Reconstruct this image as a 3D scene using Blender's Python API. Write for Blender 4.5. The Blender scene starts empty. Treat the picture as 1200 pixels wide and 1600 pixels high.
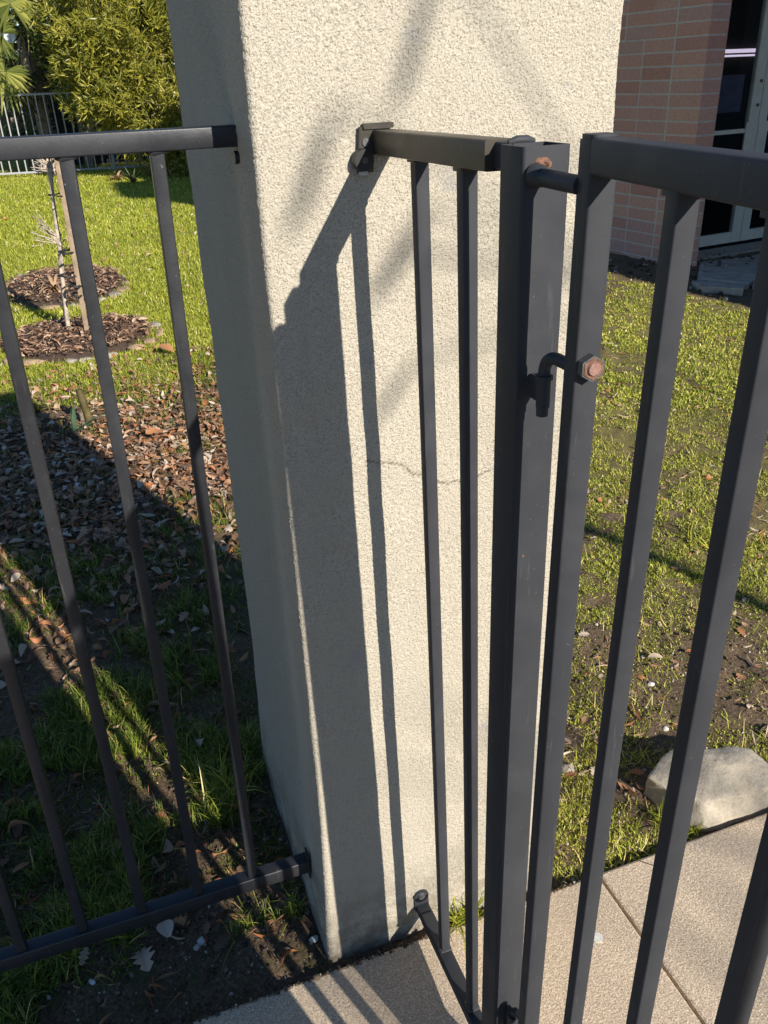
import bpy, math, random
import numpy as np
from mathutils import Vector, Matrix

R = math.radians
scene = bpy.context.scene
col = scene.collection
random.seed(4)
rng = np.random.default_rng(11)

# ------------------------------------------------------------------ camera
cam_d = bpy.data.cameras.new('camera')
cam = bpy.data.objects.new('camera', cam_d)
col.objects.link(cam)
rt = Vector((0.938512, -0.343321, -0.036403))
up = Vector((0.18978, 0.424939, 0.885105))
bk = Vector((-0.288406, -0.83759, 0.463966))
mw = Matrix(((rt.x, up.x, bk.x, -0.204), (rt.y, up.y, bk.y, -0.982), (rt.z, up.z, bk.z, 1.45), (0, 0, 0, 1)))
cam.matrix_world = mw
cam_d.sensor_fit = 'HORIZONTAL'
cam_d.sensor_width = 36.0
cam_d.lens = 39.0
cam_d.clip_start = 0.02
cam_d.clip_end = 500
scene.camera = cam

# ------------------------------------------------------------------ world + sun
SD = Vector((-0.340, 1.0, -0.525)).normalized()          # the way the sunlight travels
world = bpy.data.worlds.new('World')
scene.world = world
world.use_nodes = True
wn = world.node_tree.nodes
wl = world.node_tree.links
wn.clear()
sky = wn.new('ShaderNodeTexSky')
sky.sky_type = 'NISHITA'
sky.sun_disc = False
sky.sun_elevation = math.asin(-SD.z)
sky.sun_rotation = math.atan2(-SD.x, -SD.y)
sky.air_density = 1.0
sky.dust_density = 0.0
sky.ozone_density = 6.0
bg = wn.new('ShaderNodeBackground')
bg.inputs['Strength'].default_value = 0.082
wo = wn.new('ShaderNodeOutputWorld')
wl.new(sky.outputs[0], bg.inputs[0])
wl.new(bg.outputs[0], wo.inputs[0])

sun_d = bpy.data.lights.new('sun', 'SUN')
sun_d.energy = 5.0
sun_d.angle = R(0.53)
sun_d.color = (1.0, 0.94, 0.85)
sun = bpy.data.objects.new('sun', sun_d)
sun.rotation_euler = SD.to_track_quat('-Z', 'Y').to_euler()
col.objects.link(sun)

scene.view_settings.view_transform = 'Standard'
scene.view_settings.look = 'None'
scene.view_settings.exposure = 0.60
scene.view_settings.gamma = 1.0
scene.view_settings.use_curve_mapping = False


# ------------------------------------------------------------------ material helpers
def new_mat(name):
    m = bpy.data.materials.new(name)
    m.use_nodes = True
    nt = m.node_tree
    for n in list(nt.nodes):
        if n.type != 'OUTPUT_MATERIAL':
            nt.nodes.remove(n)
    out = nt.nodes[0]
    b = nt.nodes.new('ShaderNodeBsdfPrincipled')
    nt.links.new(b.outputs[0], out.inputs[0])
    return m, nt, b


def coords(nt, scale=(1, 1, 1)):
    tc = nt.nodes.new('ShaderNodeTexCoord')
    mp = nt.nodes.new('ShaderNodeMapping')
    mp.inputs['Scale'].default_value = scale
    nt.links.new(tc.outputs['Object'], mp.inputs[0])
    return mp.outputs[0]


def noise(nt, vec, scale, detail=3, rough=0.55):
    n = nt.nodes.new('ShaderNodeTexNoise')
    n.inputs['Scale'].default_value = scale
    n.inputs['Detail'].default_value = detail
    n.inputs['Roughness'].default_value = rough
    if vec is not None:
        nt.links.new(vec, n.inputs['Vector'])
    return n.outputs['Fac']


def ramp(nt, fac, stops, interp='LINEAR'):
    r = nt.nodes.new('ShaderNodeValToRGB')
    r.color_ramp.interpolation = interp
    els = r.color_ramp.elements
    while len(els) < len(stops):
        els.new(0.5)
    for e, (p, c) in zip(els, stops):
        e.position = p
        e.color = (c[0], c[1], c[2], 1) if not isinstance(c, float) else (c, c, c, 1)
    nt.links.new(fac, r.inputs[0])
    return r.outputs[0]


def mix(nt, fac, a, b, mode='MIX'):
    m = nt.nodes.new('ShaderNodeMixRGB')
    m.blend_type = mode
    for i, v in ((0, fac), (1, a), (2, b)):
        if isinstance(v, (int, float)):
            m.inputs[i].default_value = v if i == 0 else (v, v, v, 1)
        elif isinstance(v, tuple):
            m.inputs[i].default_value = (v[0], v[1], v[2], 1)
        else:
            nt.links.new(v, m.inputs[i])
    return m.outputs[0]


def bump(nt, b, height, strength, dist):
    n = nt.nodes.new('ShaderNodeBump')
    n.inputs['Strength'].default_value = strength
    n.inputs['Distance'].default_value = dist
    nt.links.new(height, n.inputs['Height'])
    nt.links.new(n.outputs[0], b.inputs['Normal'])


def simple(name, c, rough=0.8, var=0.25, scale=8.0, bmp=0.2, bd=0.01, metal=0.0, spec=0.5):
    m, nt, b = new_mat(name)
    v = coords(nt)
    f = noise(nt, v, scale, 5)
    lo = tuple(x * (1 - var) for x in c)
    hi = tuple(min(1, x * (1 + var)) for x in c)
    nt.links.new(ramp(nt, f, [(0.3, lo), (0.7, hi)]), b.inputs['Base Color'])
    b.inputs['Roughness'].default_value = rough
    b.inputs['Metallic'].default_value = metal
    b.inputs['Specular IOR Level'].default_value = spec
    if bmp:
        bump(nt, b, noise(nt, v, scale * 4, 4), bmp, bd)
    return m


def attr(nt, name='rnd'):
    a = nt.nodes.new('ShaderNodeAttribute')
    a.attribute_name = name
    return a.outputs['Fac']


def leafy(name, stops, rough=0.6, trans=0.25, spec=0.3):
    m, nt, b = new_mat(name)
    c = ramp(nt, attr(nt), stops)
    nt.links.new(c, b.inputs['Base Color'])
    b.inputs['Roughness'].default_value = rough
    b.inputs['Specular IOR Level'].default_value = spec
    if trans:
        t = nt.nodes.new('ShaderNodeBsdfTranslucent')
        nt.links.new(c, t.inputs[0])
        ms = nt.nodes.new('ShaderNodeMixShader')
        ms.inputs[0].default_value = trans
        nt.links.new(b.outputs[0], ms.inputs[1])
        nt.links.new(t.outputs[0], ms.inputs[2])
        nt.links.new(ms.outputs[0], nt.nodes['Material Output'].inputs[0])
    return m


# ------------------------------------------------------------------ materials
def mat_stucco():
    m, nt, b = new_mat('stucco')
    v = coords(nt)
    g = noise(nt, v, 430, 2.0, 0.6)
    g3 = noise(nt, v, 150, 3, 0.6)
    fine = noise(nt, v, 620, 2, 0.6)
    big = noise(nt, v, 5, 4, 0.6)
    c = ramp(nt, fine, [(0.30, (0.36, 0.322, 0.25)), (0.5, (0.455, 0.41, 0.325)), (0.72, (0.525, 0.475, 0.385))])
    c = mix(nt, ramp(nt, big, [(0.35, 0.0), (0.7, 0.35)]), c, (0.42, 0.37, 0.29))
    mp2 = nt.nodes.new('ShaderNodeMapping')
    mp2.inputs['Scale'].default_value = (1, 1, 0.12)
    nt.links.new(v, mp2.inputs[0])
    c = mix(nt, ramp(nt, noise(nt, mp2.outputs[0], 16, 4, 0.6), [(0.55, 0.0), (0.78, 0.30)]), c, (0.36, 0.32, 0.26))
    # darker tone in the pits of the render coat
    c = mix(nt, ramp(nt, g, [(0.32, 0.50), (0.44, 0.0)]), c, (0.22, 0.19, 0.15))
    sep = nt.nodes.new('ShaderNodeSeparateXYZ')
    nt.links.new(v, sep.inputs[0])
    low = nt.nodes.new('ShaderNodeMapRange')
    low.inputs[1].default_value = 0.20
    low.inputs[2].default_value = 0.0
    nt.links.new(sep.outputs[2], low.inputs[0])
    gr = mix(nt, 1.0, ramp(nt, noise(nt, v, 22, 5, 0.65), [(0.38, 0.0), (0.58, 0.9)]), low.outputs[0], 'MULTIPLY')
    c = mix(nt, gr, c, (0.20, 0.165, 0.12))
    sc = ramp(nt, noise(nt, v, 19, 2, 0.5), [(0.68, 0.0), (0.72, 0.35)])
    c = mix(nt, sc, c, (0.34, 0.325, 0.32))
    c = mix(nt, attr(nt, 'crack'), c, (0.10, 0.08, 0.06))
    nt.links.new(c, b.inputs['Base Color'])
    b.inputs['Roughness'].default_value = 0.95
    b.inputs['Specular IOR Level'].default_value = 0.15
    hgt = mix(nt, 0.4, ramp(nt, g, [(0.30, 0.0), (0.50, 0.85), (0.62, 1.0)]), g3)
    bump(nt, b, hgt, 0.85, 0.0020)
    return m


def mat_paint(name, base=(0.033, 0.035, 0.040), rough=0.50, dust=0.35, dustc=(0.065, 0.065, 0.068)):
    m, nt, b = new_mat(name)
    tc = nt.nodes.new('ShaderNodeNewGeometry')
    v = tc.outputs['Position']
    n1 = noise(nt, v, 14, 6, 0.65)
    n2 = noise(nt, v, 160, 4, 0.7)
    c = mix(nt, ramp(nt, n1, [(0.45, 0.0), (0.8, dust)]), base, dustc)
    spots = ramp(nt, n2, [(0.68, 0.0), (0.74, 0.6)])
    c = mix(nt, spots, c, (0.18, 0.17, 0.155))
    mp = nt.nodes.new('ShaderNodeMapping')
    mp.inputs['Scale'].default_value = (1, 1, 0.07)
    nt.links.new(v, mp.inputs[0])
    run = noise(nt, mp.outputs[0], 130, 4, 0.7)
    c = mix(nt, ramp(nt, run, [(0.62, 0.0), (0.74, 0.45)]), c, (0.11, 0.105, 0.10))
    chip = mix(nt, 1.0, ramp(nt, noise(nt, v, 75, 5, 0.75), [(0.70, 0.0), (0.725, 1.0)]), 0.85, 'MULTIPLY')
    c = mix(nt, chip, c, (0.20, 0.10, 0.06))
    nt.links.new(c, b.inputs['Base Color'])
    nt.links.new(ramp(nt, n1, [(0.3, rough - 0.06), (0.75, rough + 0.22)]), b.inputs['Roughness'])
    b.inputs['Specular IOR Level'].default_value = 0.3
    bump(nt, b, noise(nt, v, 260, 3, 0.6), 0.12, 0.001)
    return m


def mat_concrete():
    m, nt, b = new_mat('concrete_path')
    v = coords(nt)
    g = noise(nt, v, 290, 3, 0.7)
    g2 = noise(nt, v, 120, 3, 0.6)
    big = noise(nt, v, 3.2, 5, 0.6)
    c = ramp(nt, g, [(0.34, (0.286, 0.206, 0.130)), (0.46, (0.572, 0.438, 0.301)), (0.56, (0.780, 0.613, 0.437)), (0.68, (0.880, 0.862, 0.649))])
    c = mix(nt, ramp(nt, g2, [(0.40, 0.40), (0.58, 0.0)]), c, (0.30, 0.235, 0.17))
    c = mix(nt, ramp(nt, big, [(0.38, 0.0), (0.75, 0.40)]), c, (0.36, 0.285, 0.21))
    nt.links.new(c, b.inputs['Base Color'])
    b.inputs['Roughness'].default_value = 0.9
    bump(nt, b, g, 0.9, 0.002)
    return m


def mat_soil():
    m, nt, b = new_mat('soil')
    v = coords(nt)
    g = noise(nt, v, 140, 5, 0.75)
    med = noise(nt, v, 14, 5, 0.6)
    c = ramp(nt, g, [(0.28, (0.061, 0.039, 0.025)), (0.5, (0.155, 0.107, 0.069)), (0.70, (0.311, 0.227, 0.150))])
    moss = ramp(nt, noise(nt, v, 90, 4, 0.7), [(0.3, (0.04, 0.045, 0.014)), (0.7, (0.15, 0.145, 0.045))])
    c = mix(nt, ramp(nt, med, [(0.50, 0.0), (0.64, 0.6)]), c, moss)
    # the lawn beyond: solid turf between the blades
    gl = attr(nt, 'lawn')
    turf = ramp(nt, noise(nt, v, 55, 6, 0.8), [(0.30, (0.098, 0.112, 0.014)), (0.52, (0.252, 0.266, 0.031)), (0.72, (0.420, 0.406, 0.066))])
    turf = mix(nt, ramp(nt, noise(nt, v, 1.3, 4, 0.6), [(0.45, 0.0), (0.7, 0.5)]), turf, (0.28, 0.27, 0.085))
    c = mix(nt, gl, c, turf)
    nt.links.new(c, b.inputs['Base Color'])
    b.inputs['Roughness'].default_value = 0.95
    b.inputs['Specular IOR Level'].default_value = 0.1
    bump(nt, b, g, 1.0, 0.006)
    return m


def mat_brick():
    m, nt, b = new_mat('brick')
    v = coords(nt)
    oi = nt.nodes.new('ShaderNodeObjectInfo')
    base = ramp(nt, oi.outputs['Random'], [(0.0, (0.42, 0.20, 0.145)), (0.4, (0.52, 0.26, 0.185)), (0.75, (0.45, 0.255, 0.20)), (1.0, (0.56, 0.30, 0.20))])
    tc = nt.nodes.new('ShaderNodeNewGeometry')
    c = mix(nt, 0.65, base, ramp(nt, noise(nt, tc.outputs['Position'], 60, 5, 0.7), [(0.3, 0.45), (0.7, 0.75)]), 'OVERLAY')
    nt.links.new(c, b.inputs['Base Color'])
    b.inputs['Roughness'].default_value = 0.93
    bump(nt, b, noise(nt, tc.outputs['Position'], 110, 4, 0.7), 0.5, 0.004)
    return m


M = {}
M['stucco'] = mat_stucco()
M['paint'] = mat_paint('charcoal_gate_paint')
M['paint_fence'] = mat_paint('black_fence_paint', (0.018, 0.019, 0.022), 0.36, 0.3, (0.05, 0.05, 0.052))
M['paint_fence'].node_tree.nodes['Principled BSDF'].inputs['Specular IOR Level'].default_value = 0.45
M['paint_bounce'] = mat_paint('bounce_brown_paint', (0.040, 0.034, 0.026), 0.33, 0.55, (0.125, 0.105, 0.075))  # brown bounce from the sunlit pillar painted into base and dust colours
M['grey_paint'] = mat_paint('weathered_grey_paint', (0.34, 0.34, 0.35), 0.5, 0.3, (0.42, 0.41, 0.4))
M['weld'] = simple('weld_metal', (0.10, 0.10, 0.10), 0.45, 0.4, 300, 0.5, 0.001, 0.4)
M['rust'] = simple('rust', (0.17, 0.085, 0.052), 0.85, 0.5, 240, 0.6, 0.001)
M['rubber'] = simple('black_rubber', (0.012, 0.012, 0.013), 0.45, 0.2, 50, 0.1, 0.001)
M['zinc'] = simple('zinc', (0.45, 0.47, 0.47), 0.35, 0.2, 200, 0.2, 0.001, 0.7)
M['concrete'] = mat_concrete()
M['soil'] = mat_soil()
M['brick'] = mat_brick()
M['mortar'] = simple('mortar', (0.56, 0.46, 0.39), 0.95, 0.2, 80, 0.5, 0.003)
M['white_frame'] = simple('white_aluminium', (0.62, 0.56, 0.45), 0.45, 0.08, 12, 0.1, 0.001)
M['step'] = simple('grey_step_concrete', (0.33, 0.27, 0.21), 0.9, 0.25, 30, 0.5, 0.004)
M['flag'] = simple('flagstone', (0.36, 0.30, 0.24), 0.85, 0.25, 12, 0.6, 0.006)
M['dark_room'] = simple('dark_interior', (0.012, 0.011, 0.012), 0.9, 0.2, 2, 0)
M['paper'] = simple('paper_notice', (0.10, 0.10, 0.15), 0.8, 0.15, 18, 0)
M['ink'] = simple('dark_ink', (0.02, 0.02, 0.03), 0.8, 0.1, 18, 0)
M['boulder'] = None
M['stone_tan'] = simple('tan_edging_stone', (0.34, 0.235, 0.14), 0.9, 0.35, 14, 0.8, 0.01)
M['stone_grey'] = simple('grey_edging_stone', (0.29, 0.255, 0.20), 0.9, 0.3, 14, 0.8, 0.01)
M['pebble'] = simple('white_pebble', (0.62, 0.60, 0.54), 0.8, 0.15, 120, 0.3, 0.002)
M['bark_white'] = simple('pale_bark', (0.40, 0.33, 0.255), 0.85, 0.45, 40, 0.7, 0.004)
M['bark_grey'] = simple('grey_brown_bark', (0.22, 0.17, 0.125), 0.9, 0.35, 30, 0.8, 0.01)
M['wood'] = simple('weathered_wood', (0.27, 0.195, 0.13), 0.85, 0.25, 24, 0.5, 0.004)
M['tie'] = simple('black_tie', (0.02, 0.02, 0.02), 0.6, 0.2, 30, 0.1)
M['mulch'] = simple('mulch_soil', (0.10, 0.062, 0.042), 0.95, 0.5, 45, 1.0, 0.02)
M['plaster'] = simple('painted_plaster', (0.50, 0.46, 0.40), 0.9, 0.1, 5, 0.2)
M['pink_wall'] = simple('pink_brown_wall', (0.40, 0.27, 0.20), 0.9, 0.15, 4, 0.2)
M['fascia'] = simple('white_fascia', (0.74, 0.75, 0.78), 0.6, 0.06, 5, 0)
M['roof'] = simple('dark_roof', (0.07, 0.065, 0.06), 0.9, 0.3, 10, 0.5, 0.01)
M['backdrop'] = simple('painted_shade_boards', (0.016, 0.013, 0.012), 0.9, 0.4, 12, 0.3)  # near black, so the added boards pass for dense shade
M['dark_glass'] = simple('dark_glass', (0.02, 0.025, 0.03), 0.12, 0.1, 3, 0)
M['leaf'] = leafy('dead_leaf', [(0.0, (0.085, 0.05, 0.03)), (0.25, (0.19, 0.11, 0.065)), (0.5, (0.34, 0.20, 0.115)), (0.64, (0.42, 0.16, 0.06)), (0.74, (0.46, 0.24, 0.12)), (0.84, (0.46, 0.34, 0.24)), (1.0, (0.58, 0.47, 0.36))], 0.65, 0.12)
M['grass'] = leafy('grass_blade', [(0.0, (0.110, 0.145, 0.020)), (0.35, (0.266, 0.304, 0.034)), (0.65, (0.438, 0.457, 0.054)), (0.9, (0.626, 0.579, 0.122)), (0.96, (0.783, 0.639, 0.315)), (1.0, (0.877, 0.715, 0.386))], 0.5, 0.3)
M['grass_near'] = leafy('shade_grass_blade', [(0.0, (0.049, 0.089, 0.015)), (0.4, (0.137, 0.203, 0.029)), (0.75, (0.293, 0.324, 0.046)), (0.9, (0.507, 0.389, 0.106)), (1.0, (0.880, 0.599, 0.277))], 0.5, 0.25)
M['moss'] = leafy('low_clover', [(0.0, (0.127, 0.156, 0.021)), (0.4, (0.332, 0.370, 0.039)), (0.65, (0.546, 0.546, 0.083)), (0.82, (0.702, 0.566, 0.194)), (0.9, (0.819, 0.643, 0.269)), (1.0, (0.880, 0.819, 0.389))], 0.6, 0.25)
M['chip'] = leafy('bark_chip', [(0.0, (0.05, 0.03, 0.02)), (0.4, (0.17, 0.095, 0.06)), (0.7, (0.33, 0.20, 0.125)), (1.0, (0.50, 0.36, 0.24))], 0.85, 0)
M['clod'] = leafy('soil_crumb', [(0.0, (0.05, 0.035, 0.022)), (0.5, (0.13, 0.095, 0.062)), (0.85, (0.25, 0.19, 0.13)), (1.0, (0.5, 0.45, 0.38))], 0.95, 0)
M['oleander'] = leafy('narrow_leaf', [(0.0, (0.072, 0.092, 0.014)), (0.4, (0.206, 0.206, 0.026)), (0.75, (0.386, 0.354, 0.050)), (0.93, (0.555, 0.446, 0.120)), (1.0, (0.362, 0.149, 0.050))], 0.42, 0.22, 0.5)
M['round_leaf'] = leafy('broad_leaf', [(0.0, (0.03, 0.05, 0.012)), (0.5, (0.10, 0.125, 0.025)), (0.85, (0.26, 0.25, 0.06)), (1.0, (0.38, 0.24, 0.11))], 0.4, 0.2, 0.5)
M['sage'] = leafy('grey_green_leaf', [(0.0, (0.07, 0.10, 0.05)), (1.0, (0.26, 0.32, 0.17))], 0.7, 0.2)
M['palm'] = leafy('palm_leaf', [(0.0, (0.06, 0.085, 0.018)), (0.6, (0.22, 0.24, 0.05)), (1.0, (0.46, 0.42, 0.11))], 0.5, 0.35)
M['dry_palm'] = leafy('dry_palm_leaf', [(0.0, (0.02, 0.018, 0.01)), (1.0, (0.09, 0.075, 0.04))], 0.7, 0.1)
M['strap'] = leafy('strap_leaf', [(0.0, (0.03, 0.06, 0.025)), (0.5, (0.08, 0.14, 0.07)), (0.8, (0.34, 0.20, 0.10)), (1.0, (0.50, 0.33, 0.20))], 0.5, 0.2)


def mat_boulder():
    m, nt, b = new_mat('boulder_stone')
    v = coords(nt)
    g = noise(nt, v, 120, 8, 0.8)
    vein = noise(nt, v, 16, 6, 0.75)
    c = ramp(nt, g, [(0.3, (0.324, 0.270, 0.195)), (0.52, (0.468, 0.402, 0.307)), (0.75, (0.576, 0.510, 0.395))])
    c = mix(nt, ramp(nt, vein, [(0.54, 0.0), (0.66, 0.3)]), c, (0.27, 0.255, 0.235))
    c = mix(nt, ramp(nt, noise(nt, v, 9, 4), [(0.56, 0.0), (0.70, 0.3)]), c, (0.42, 0.33, 0.21))
    nt.links.new(c, b.inputs['Base Color'])
    b.inputs['Roughness'].default_value = 0.9
    bump(nt, b, mix(nt, 0.4, noise(nt, v, 230, 6, 0.75), vein), 1.0, 0.005)
    return m


M['boulder'] = mat_boulder()

mg, nt, b = new_mat('door_glass')
b.inputs['Base Color'].default_value = (0.75, 0.78, 0.8, 1)
b.inputs['Roughness'].default_value = 0.02
b.inputs['Transmission Weight'].default_value = 1.0
b.inputs['IOR'].default_value = 1.2
M['glass'] = mg
ml, nt, b = new_mat('glow_strip')
b.inputs['Base Color'].default_value = (0.8, 0.75, 0.85, 1)
b.inputs['Emission Color'].default_value = (0.86, 0.72, 0.92, 1)
b.inputs['Emission Strength'].default_value = 0.6
M['tube'] = ml


# ------------------------------------------------------------------ mesh helpers
def meta(o, label=None, cat=None, group=None, kind=None):
    if label: o['label'] = label
    if cat: o['category'] = cat
    if group: o['group'] = group
    if kind: o['kind'] = kind
    return o


def thing(name, label, cat, loc=(0, 0, 0), group=None):
    o = bpy.data.objects.new(name, None)
    o.empty_display_size = 0.1
    o.location = loc
    col.objects.link(o)
    return meta(o, label, cat, group)


def link(name, me, mat, parent=None, world=True):
    o = bpy.data.objects.new(name, me)
    if mat is not None and not me.materials:
        me.materials.append(mat)
    col.objects.link(o)
    if parent is not None:
        o.parent = parent
        if world:                       # verts are given in scene coordinates
            p = parent
            off = Vector((0, 0, 0))
            while p is not None:
                off += p.location
                p = p.parent
            o.location = -off
    return o


class MB:
    def __init__(s):
        s.v = []
        s.f = []
        s.sm = []

    def add(s, verts, faces, smooth=False):
        n = len(s.v)
        s.v += [tuple(v) for v in verts]
        s.f += [tuple(i + n for i in f) for f in faces]
        s.sm += [smooth] * len(faces)

    def box(s, x0, x1, y0, y1, z0, z1):
        s.add([(x0, y0, z0), (x1, y0, z0), (x1, y1, z0), (x0, y1, z0), (x0, y0, z1), (x1, y0, z1), (x1, y1, z1), (x0, y1, z1)],
              [(0, 3, 2, 1), (4, 5, 6, 7), (0, 1, 5, 4), (1, 2, 6, 5), (2, 3, 7, 6), (3, 0, 4, 7)])

    def bar(s, p0, p1, a, b, wa, wb, r=0.0015, caps=True):
        """rounded rectangular section: axes a, b (unit), full widths wa, wb, centred on p0-p1"""
        p0, p1, a, b = Vector(p0), Vector(p1), Vector(a), Vector(b)
        sec = []
        r = min(r, wa * .45, wb * .45)
        for cx, cy, a0 in ((1, 1, 0), (-1, 1, 90), (-1, -1, 180), (1, -1, 270)):
            for k in range(4):
                t = R(a0 + 30 * k)
                sec.append((cx * (wa / 2 - r) + r * math.cos(t), cy * (wb / 2 - r) + r * math.sin(t)))
        n = len(sec)
        vs = [p0 + a * x + b * y for x, y in sec] + [p1 + a * x + b * y for x, y in sec]
        d = (p1 - p0)
        flip = a.cross(b).dot(d) < 0
        fs = []
        for i in range(n):
            j = (i + 1) % n
            f = (i, j, j + n, i + n)
            fs.append(f[::-1] if flip else f)
        s.add(vs, fs, True)
        if caps:
            f0 = tuple(range(n))
            f1 = tuple(range(n, 2 * n))
            s.add(vs, [f0 if flip else f0[::-1], f1[::-1] if flip else f1])

    def tube(s, pts, rad, seg=8, caps=True, smooth=True):
        pts = [Vector(p) for p in pts]
        n = len(pts)
        if not hasattr(rad, '__len__'):
            rad = [rad] * n
        vs = []
        ref = None
        for i, p in enumerate(pts):
            t = (pts[min(i + 1, n - 1)] - pts[max(i - 1, 0)]).normalized()
            if ref is None:
                ref = Vector((0, 0, 1)) if abs(t.z) < 0.9 else Vector((1, 0, 0))
            x = (ref - t * ref.dot(t)).normalized()
            y = t.cross(x)
            ref = x
            for k in range(seg):
                a = 2 * math.pi * k / seg
                vs.append(p + (x * math.cos(a) + y * math.sin(a)) * rad[i])
        fs = []
        for i in range(n - 1):
            for k in range(seg):
                j = (k + 1) % seg
                fs.append((i * seg + k, i * seg + j, (i + 1) * seg + j, (i + 1) * seg + k))
        s.add(vs, fs, smooth)
        if caps:
            s.add(vs, [tuple(range(seg))[::-1], tuple(range((n - 1) * seg, n * seg))])

    def disc(s, c, axis, r, h, seg=24, r2=None):
        c, axis = Vector(c), Vector(axis).normalized()
        s.tube([c, c + axis * h], [r, r if r2 is None else r2], seg)

    def mesh(s, name):
        me = bpy.data.meshes.new(name)
        me.from_pydata(s.v, [], s.f)
        me.polygons.foreach_set('use_smooth', s.sm)
        me.update()
        return me

    def build(s, name, mat, parent=None):
        return link(name, s.mesh(name), mat, parent)


def np_mesh(name, V, F, rnd=None, smooth=False, extra=None):
    """V (n,3); F list of arrays of equal-sided faces"""
    me = bpy.data.meshes.new(name)
    if not isinstance(F, (list, tuple)):
        F = [F]
    F = [f for f in F if len(f)]
    nl = sum(f.size for f in F)
    npol = sum(len(f) for f in F)
    me.vertices.add(len(V))
    me.vertices.foreach_set('co', np.ascontiguousarray(V, dtype=np.float32).ravel())
    me.loops.add(nl)
    me.loops.foreach_set('vertex_index', np.concatenate([f.ravel() for f in F]).astype(np.int32))
    me.polygons.add(npol)
    tot = np.concatenate([np.full(len(f), f.shape[1]) for f in F])
    st = np.concatenate([[0], np.cumsum(tot)[:-1]])
    me.polygons.foreach_set('loop_start', st.astype(np.int32))
    me.polygons.foreach_set('use_smooth', np.full(npol, smooth))
    me.update(calc_edges=True)
    if rnd is not None:
        a = me.attributes.new('rnd', 'FLOAT', 'POINT')
        a.data.foreach_set('value', np.ascontiguousarray(rnd, dtype=np.float32))
    for k, val in (extra or {}).items():
        a = me.attributes.new(k, 'FLOAT', 'POINT')
        a.data.foreach_set('value', np.ascontiguousarray(val, dtype=np.float32))
    return me


_lat = rng.random((8, 256, 256)).astype(np.float32)


def vnoise(x, y, s=1.0, k=0):
    """smooth value noise, 0..1"""
    x = np.asarray(x) * s + 37.3 * k + 500
    y = np.asarray(y) * s + 11.7 * k + 500
    xi, yi = np.floor(x).astype(int), np.floor(y).astype(int)
    fx, fy = x - xi, y - yi
    fx, fy = fx * fx * (3 - 2 * fx), fy * fy * (3 - 2 * fy)
    L = _lat[k % 8]
    g = lambda a, b_: L[a & 255, b_ & 255]
    return (g(xi, yi) * (1 - fx) + g(xi + 1, yi) * fx) * (1 - fy) + (g(xi, yi + 1) * (1 - fx) + g(xi + 1, yi + 1) * fx) * fy


def fbm(x, y, s, k=0, o=4):
    t, a, w = 0, 1, 0
    for i in range(o):
        t = t + a * vnoise(x, y, s * 2 ** i, k + i)
        w += a
        a *= .5
    return t / w


def instance(bv, bf, P, X, Y, Z, S, rnd):
    """stamp a small shape (bv, list of faces arrays) at each P with axes X,Y,Z and scale S (n,3)"""
    n = len(P)
    k = len(bv)
    V = (P[:, None, :] + X[:, None, :] * (bv[None, :, 0, None] * S[:, None, 0, None]) +
         Y[:, None, :] * (bv[None, :, 1, None] * S[:, None, 1, None]) +
         Z[:, None, :] * (bv[None, :, 2, None] * S[:, None, 2, None])).reshape(-1, 3)
    off = (np.arange(n) * k)[:, None, None]
    F = [(f[None] + off).reshape(-1, f.shape[1]) for f in bf]
    return V, F, np.repeat(rnd, k)


def rand_frames(n, tilt=0.5):
    """random frames: Z near world up tilted by up to `tilt` radians"""
    a = rng.random(n) * 2 * np.pi
    t = rng.normal(0, tilt, n)
    ta = rng.random(n) * 2 * np.pi
    Z = np.stack([np.sin(t) * np.cos(ta), np.sin(t) * np.sin(ta), np.cos(t)], 1)
    X = np.stack([np.cos(a), np.sin(a), np.zeros(n)], 1)
    X -= Z * (X * Z).sum(1)[:, None]
    X /= np.linalg.norm(X, axis=1)[:, None]
    Y = np.cross(Z, X)
    return X, Y, Z


# ------------------------------------------------------------------ ground
PATH_Y0, PATH_Y1 = -1.70, -0.027
BEDS = [(-0.30, 4.78, 0.50, 0.50), (-0.35, 6.55, 0.50, 0.78)]


def ground_h(x, y):
    h = -0.014 + 0.022 * (fbm(x, y, 3.0, 0) - .5) + 0.016 * (fbm(x, y, 17, 2) - .5) + 0.009 * (vnoise(x, y, 70, 4) - .5)
    near = np.clip((y - PATH_Y1) / 0.10, 0, 1)
    h = np.where(y > PATH_Y1, -0.020 * (1 - near) + h * (0.4 + .6 * near), h)
    under = (y <= PATH_Y1 - .004) & (y > PATH_Y0 + .004)
    h = np.where(under, -0.12, h)
    # rises a little to the foot of the brick wall
    d = np.hypot(np.clip(3.4 - x, 0, None), np.clip(4.6 - y, 0, None))
    h = h + 0.07 * np.clip(1 - d / 1.2, 0, 1) * (x > 2.2)
    return h


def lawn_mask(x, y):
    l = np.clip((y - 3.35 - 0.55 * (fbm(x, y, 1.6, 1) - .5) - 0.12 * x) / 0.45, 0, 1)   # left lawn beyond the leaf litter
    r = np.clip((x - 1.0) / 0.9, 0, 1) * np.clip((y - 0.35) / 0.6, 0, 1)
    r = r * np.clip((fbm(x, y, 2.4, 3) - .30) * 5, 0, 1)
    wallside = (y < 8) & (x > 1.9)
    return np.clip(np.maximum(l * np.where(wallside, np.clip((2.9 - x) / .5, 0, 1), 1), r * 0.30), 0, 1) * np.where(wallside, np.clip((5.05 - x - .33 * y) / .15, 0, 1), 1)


def axis_coords(lo, hi, a, b_, fine, n_out):
    mid = np.arange(a, b_, fine)
    left = a - (a - lo) * (np.linspace(1, 0, n_out)[:-1] ** 2.2)
    right = b_ + (hi - b_) * (np.linspace(0, 1, n_out) ** 2.2)
    return np.concatenate([left, mid, right])


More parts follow.
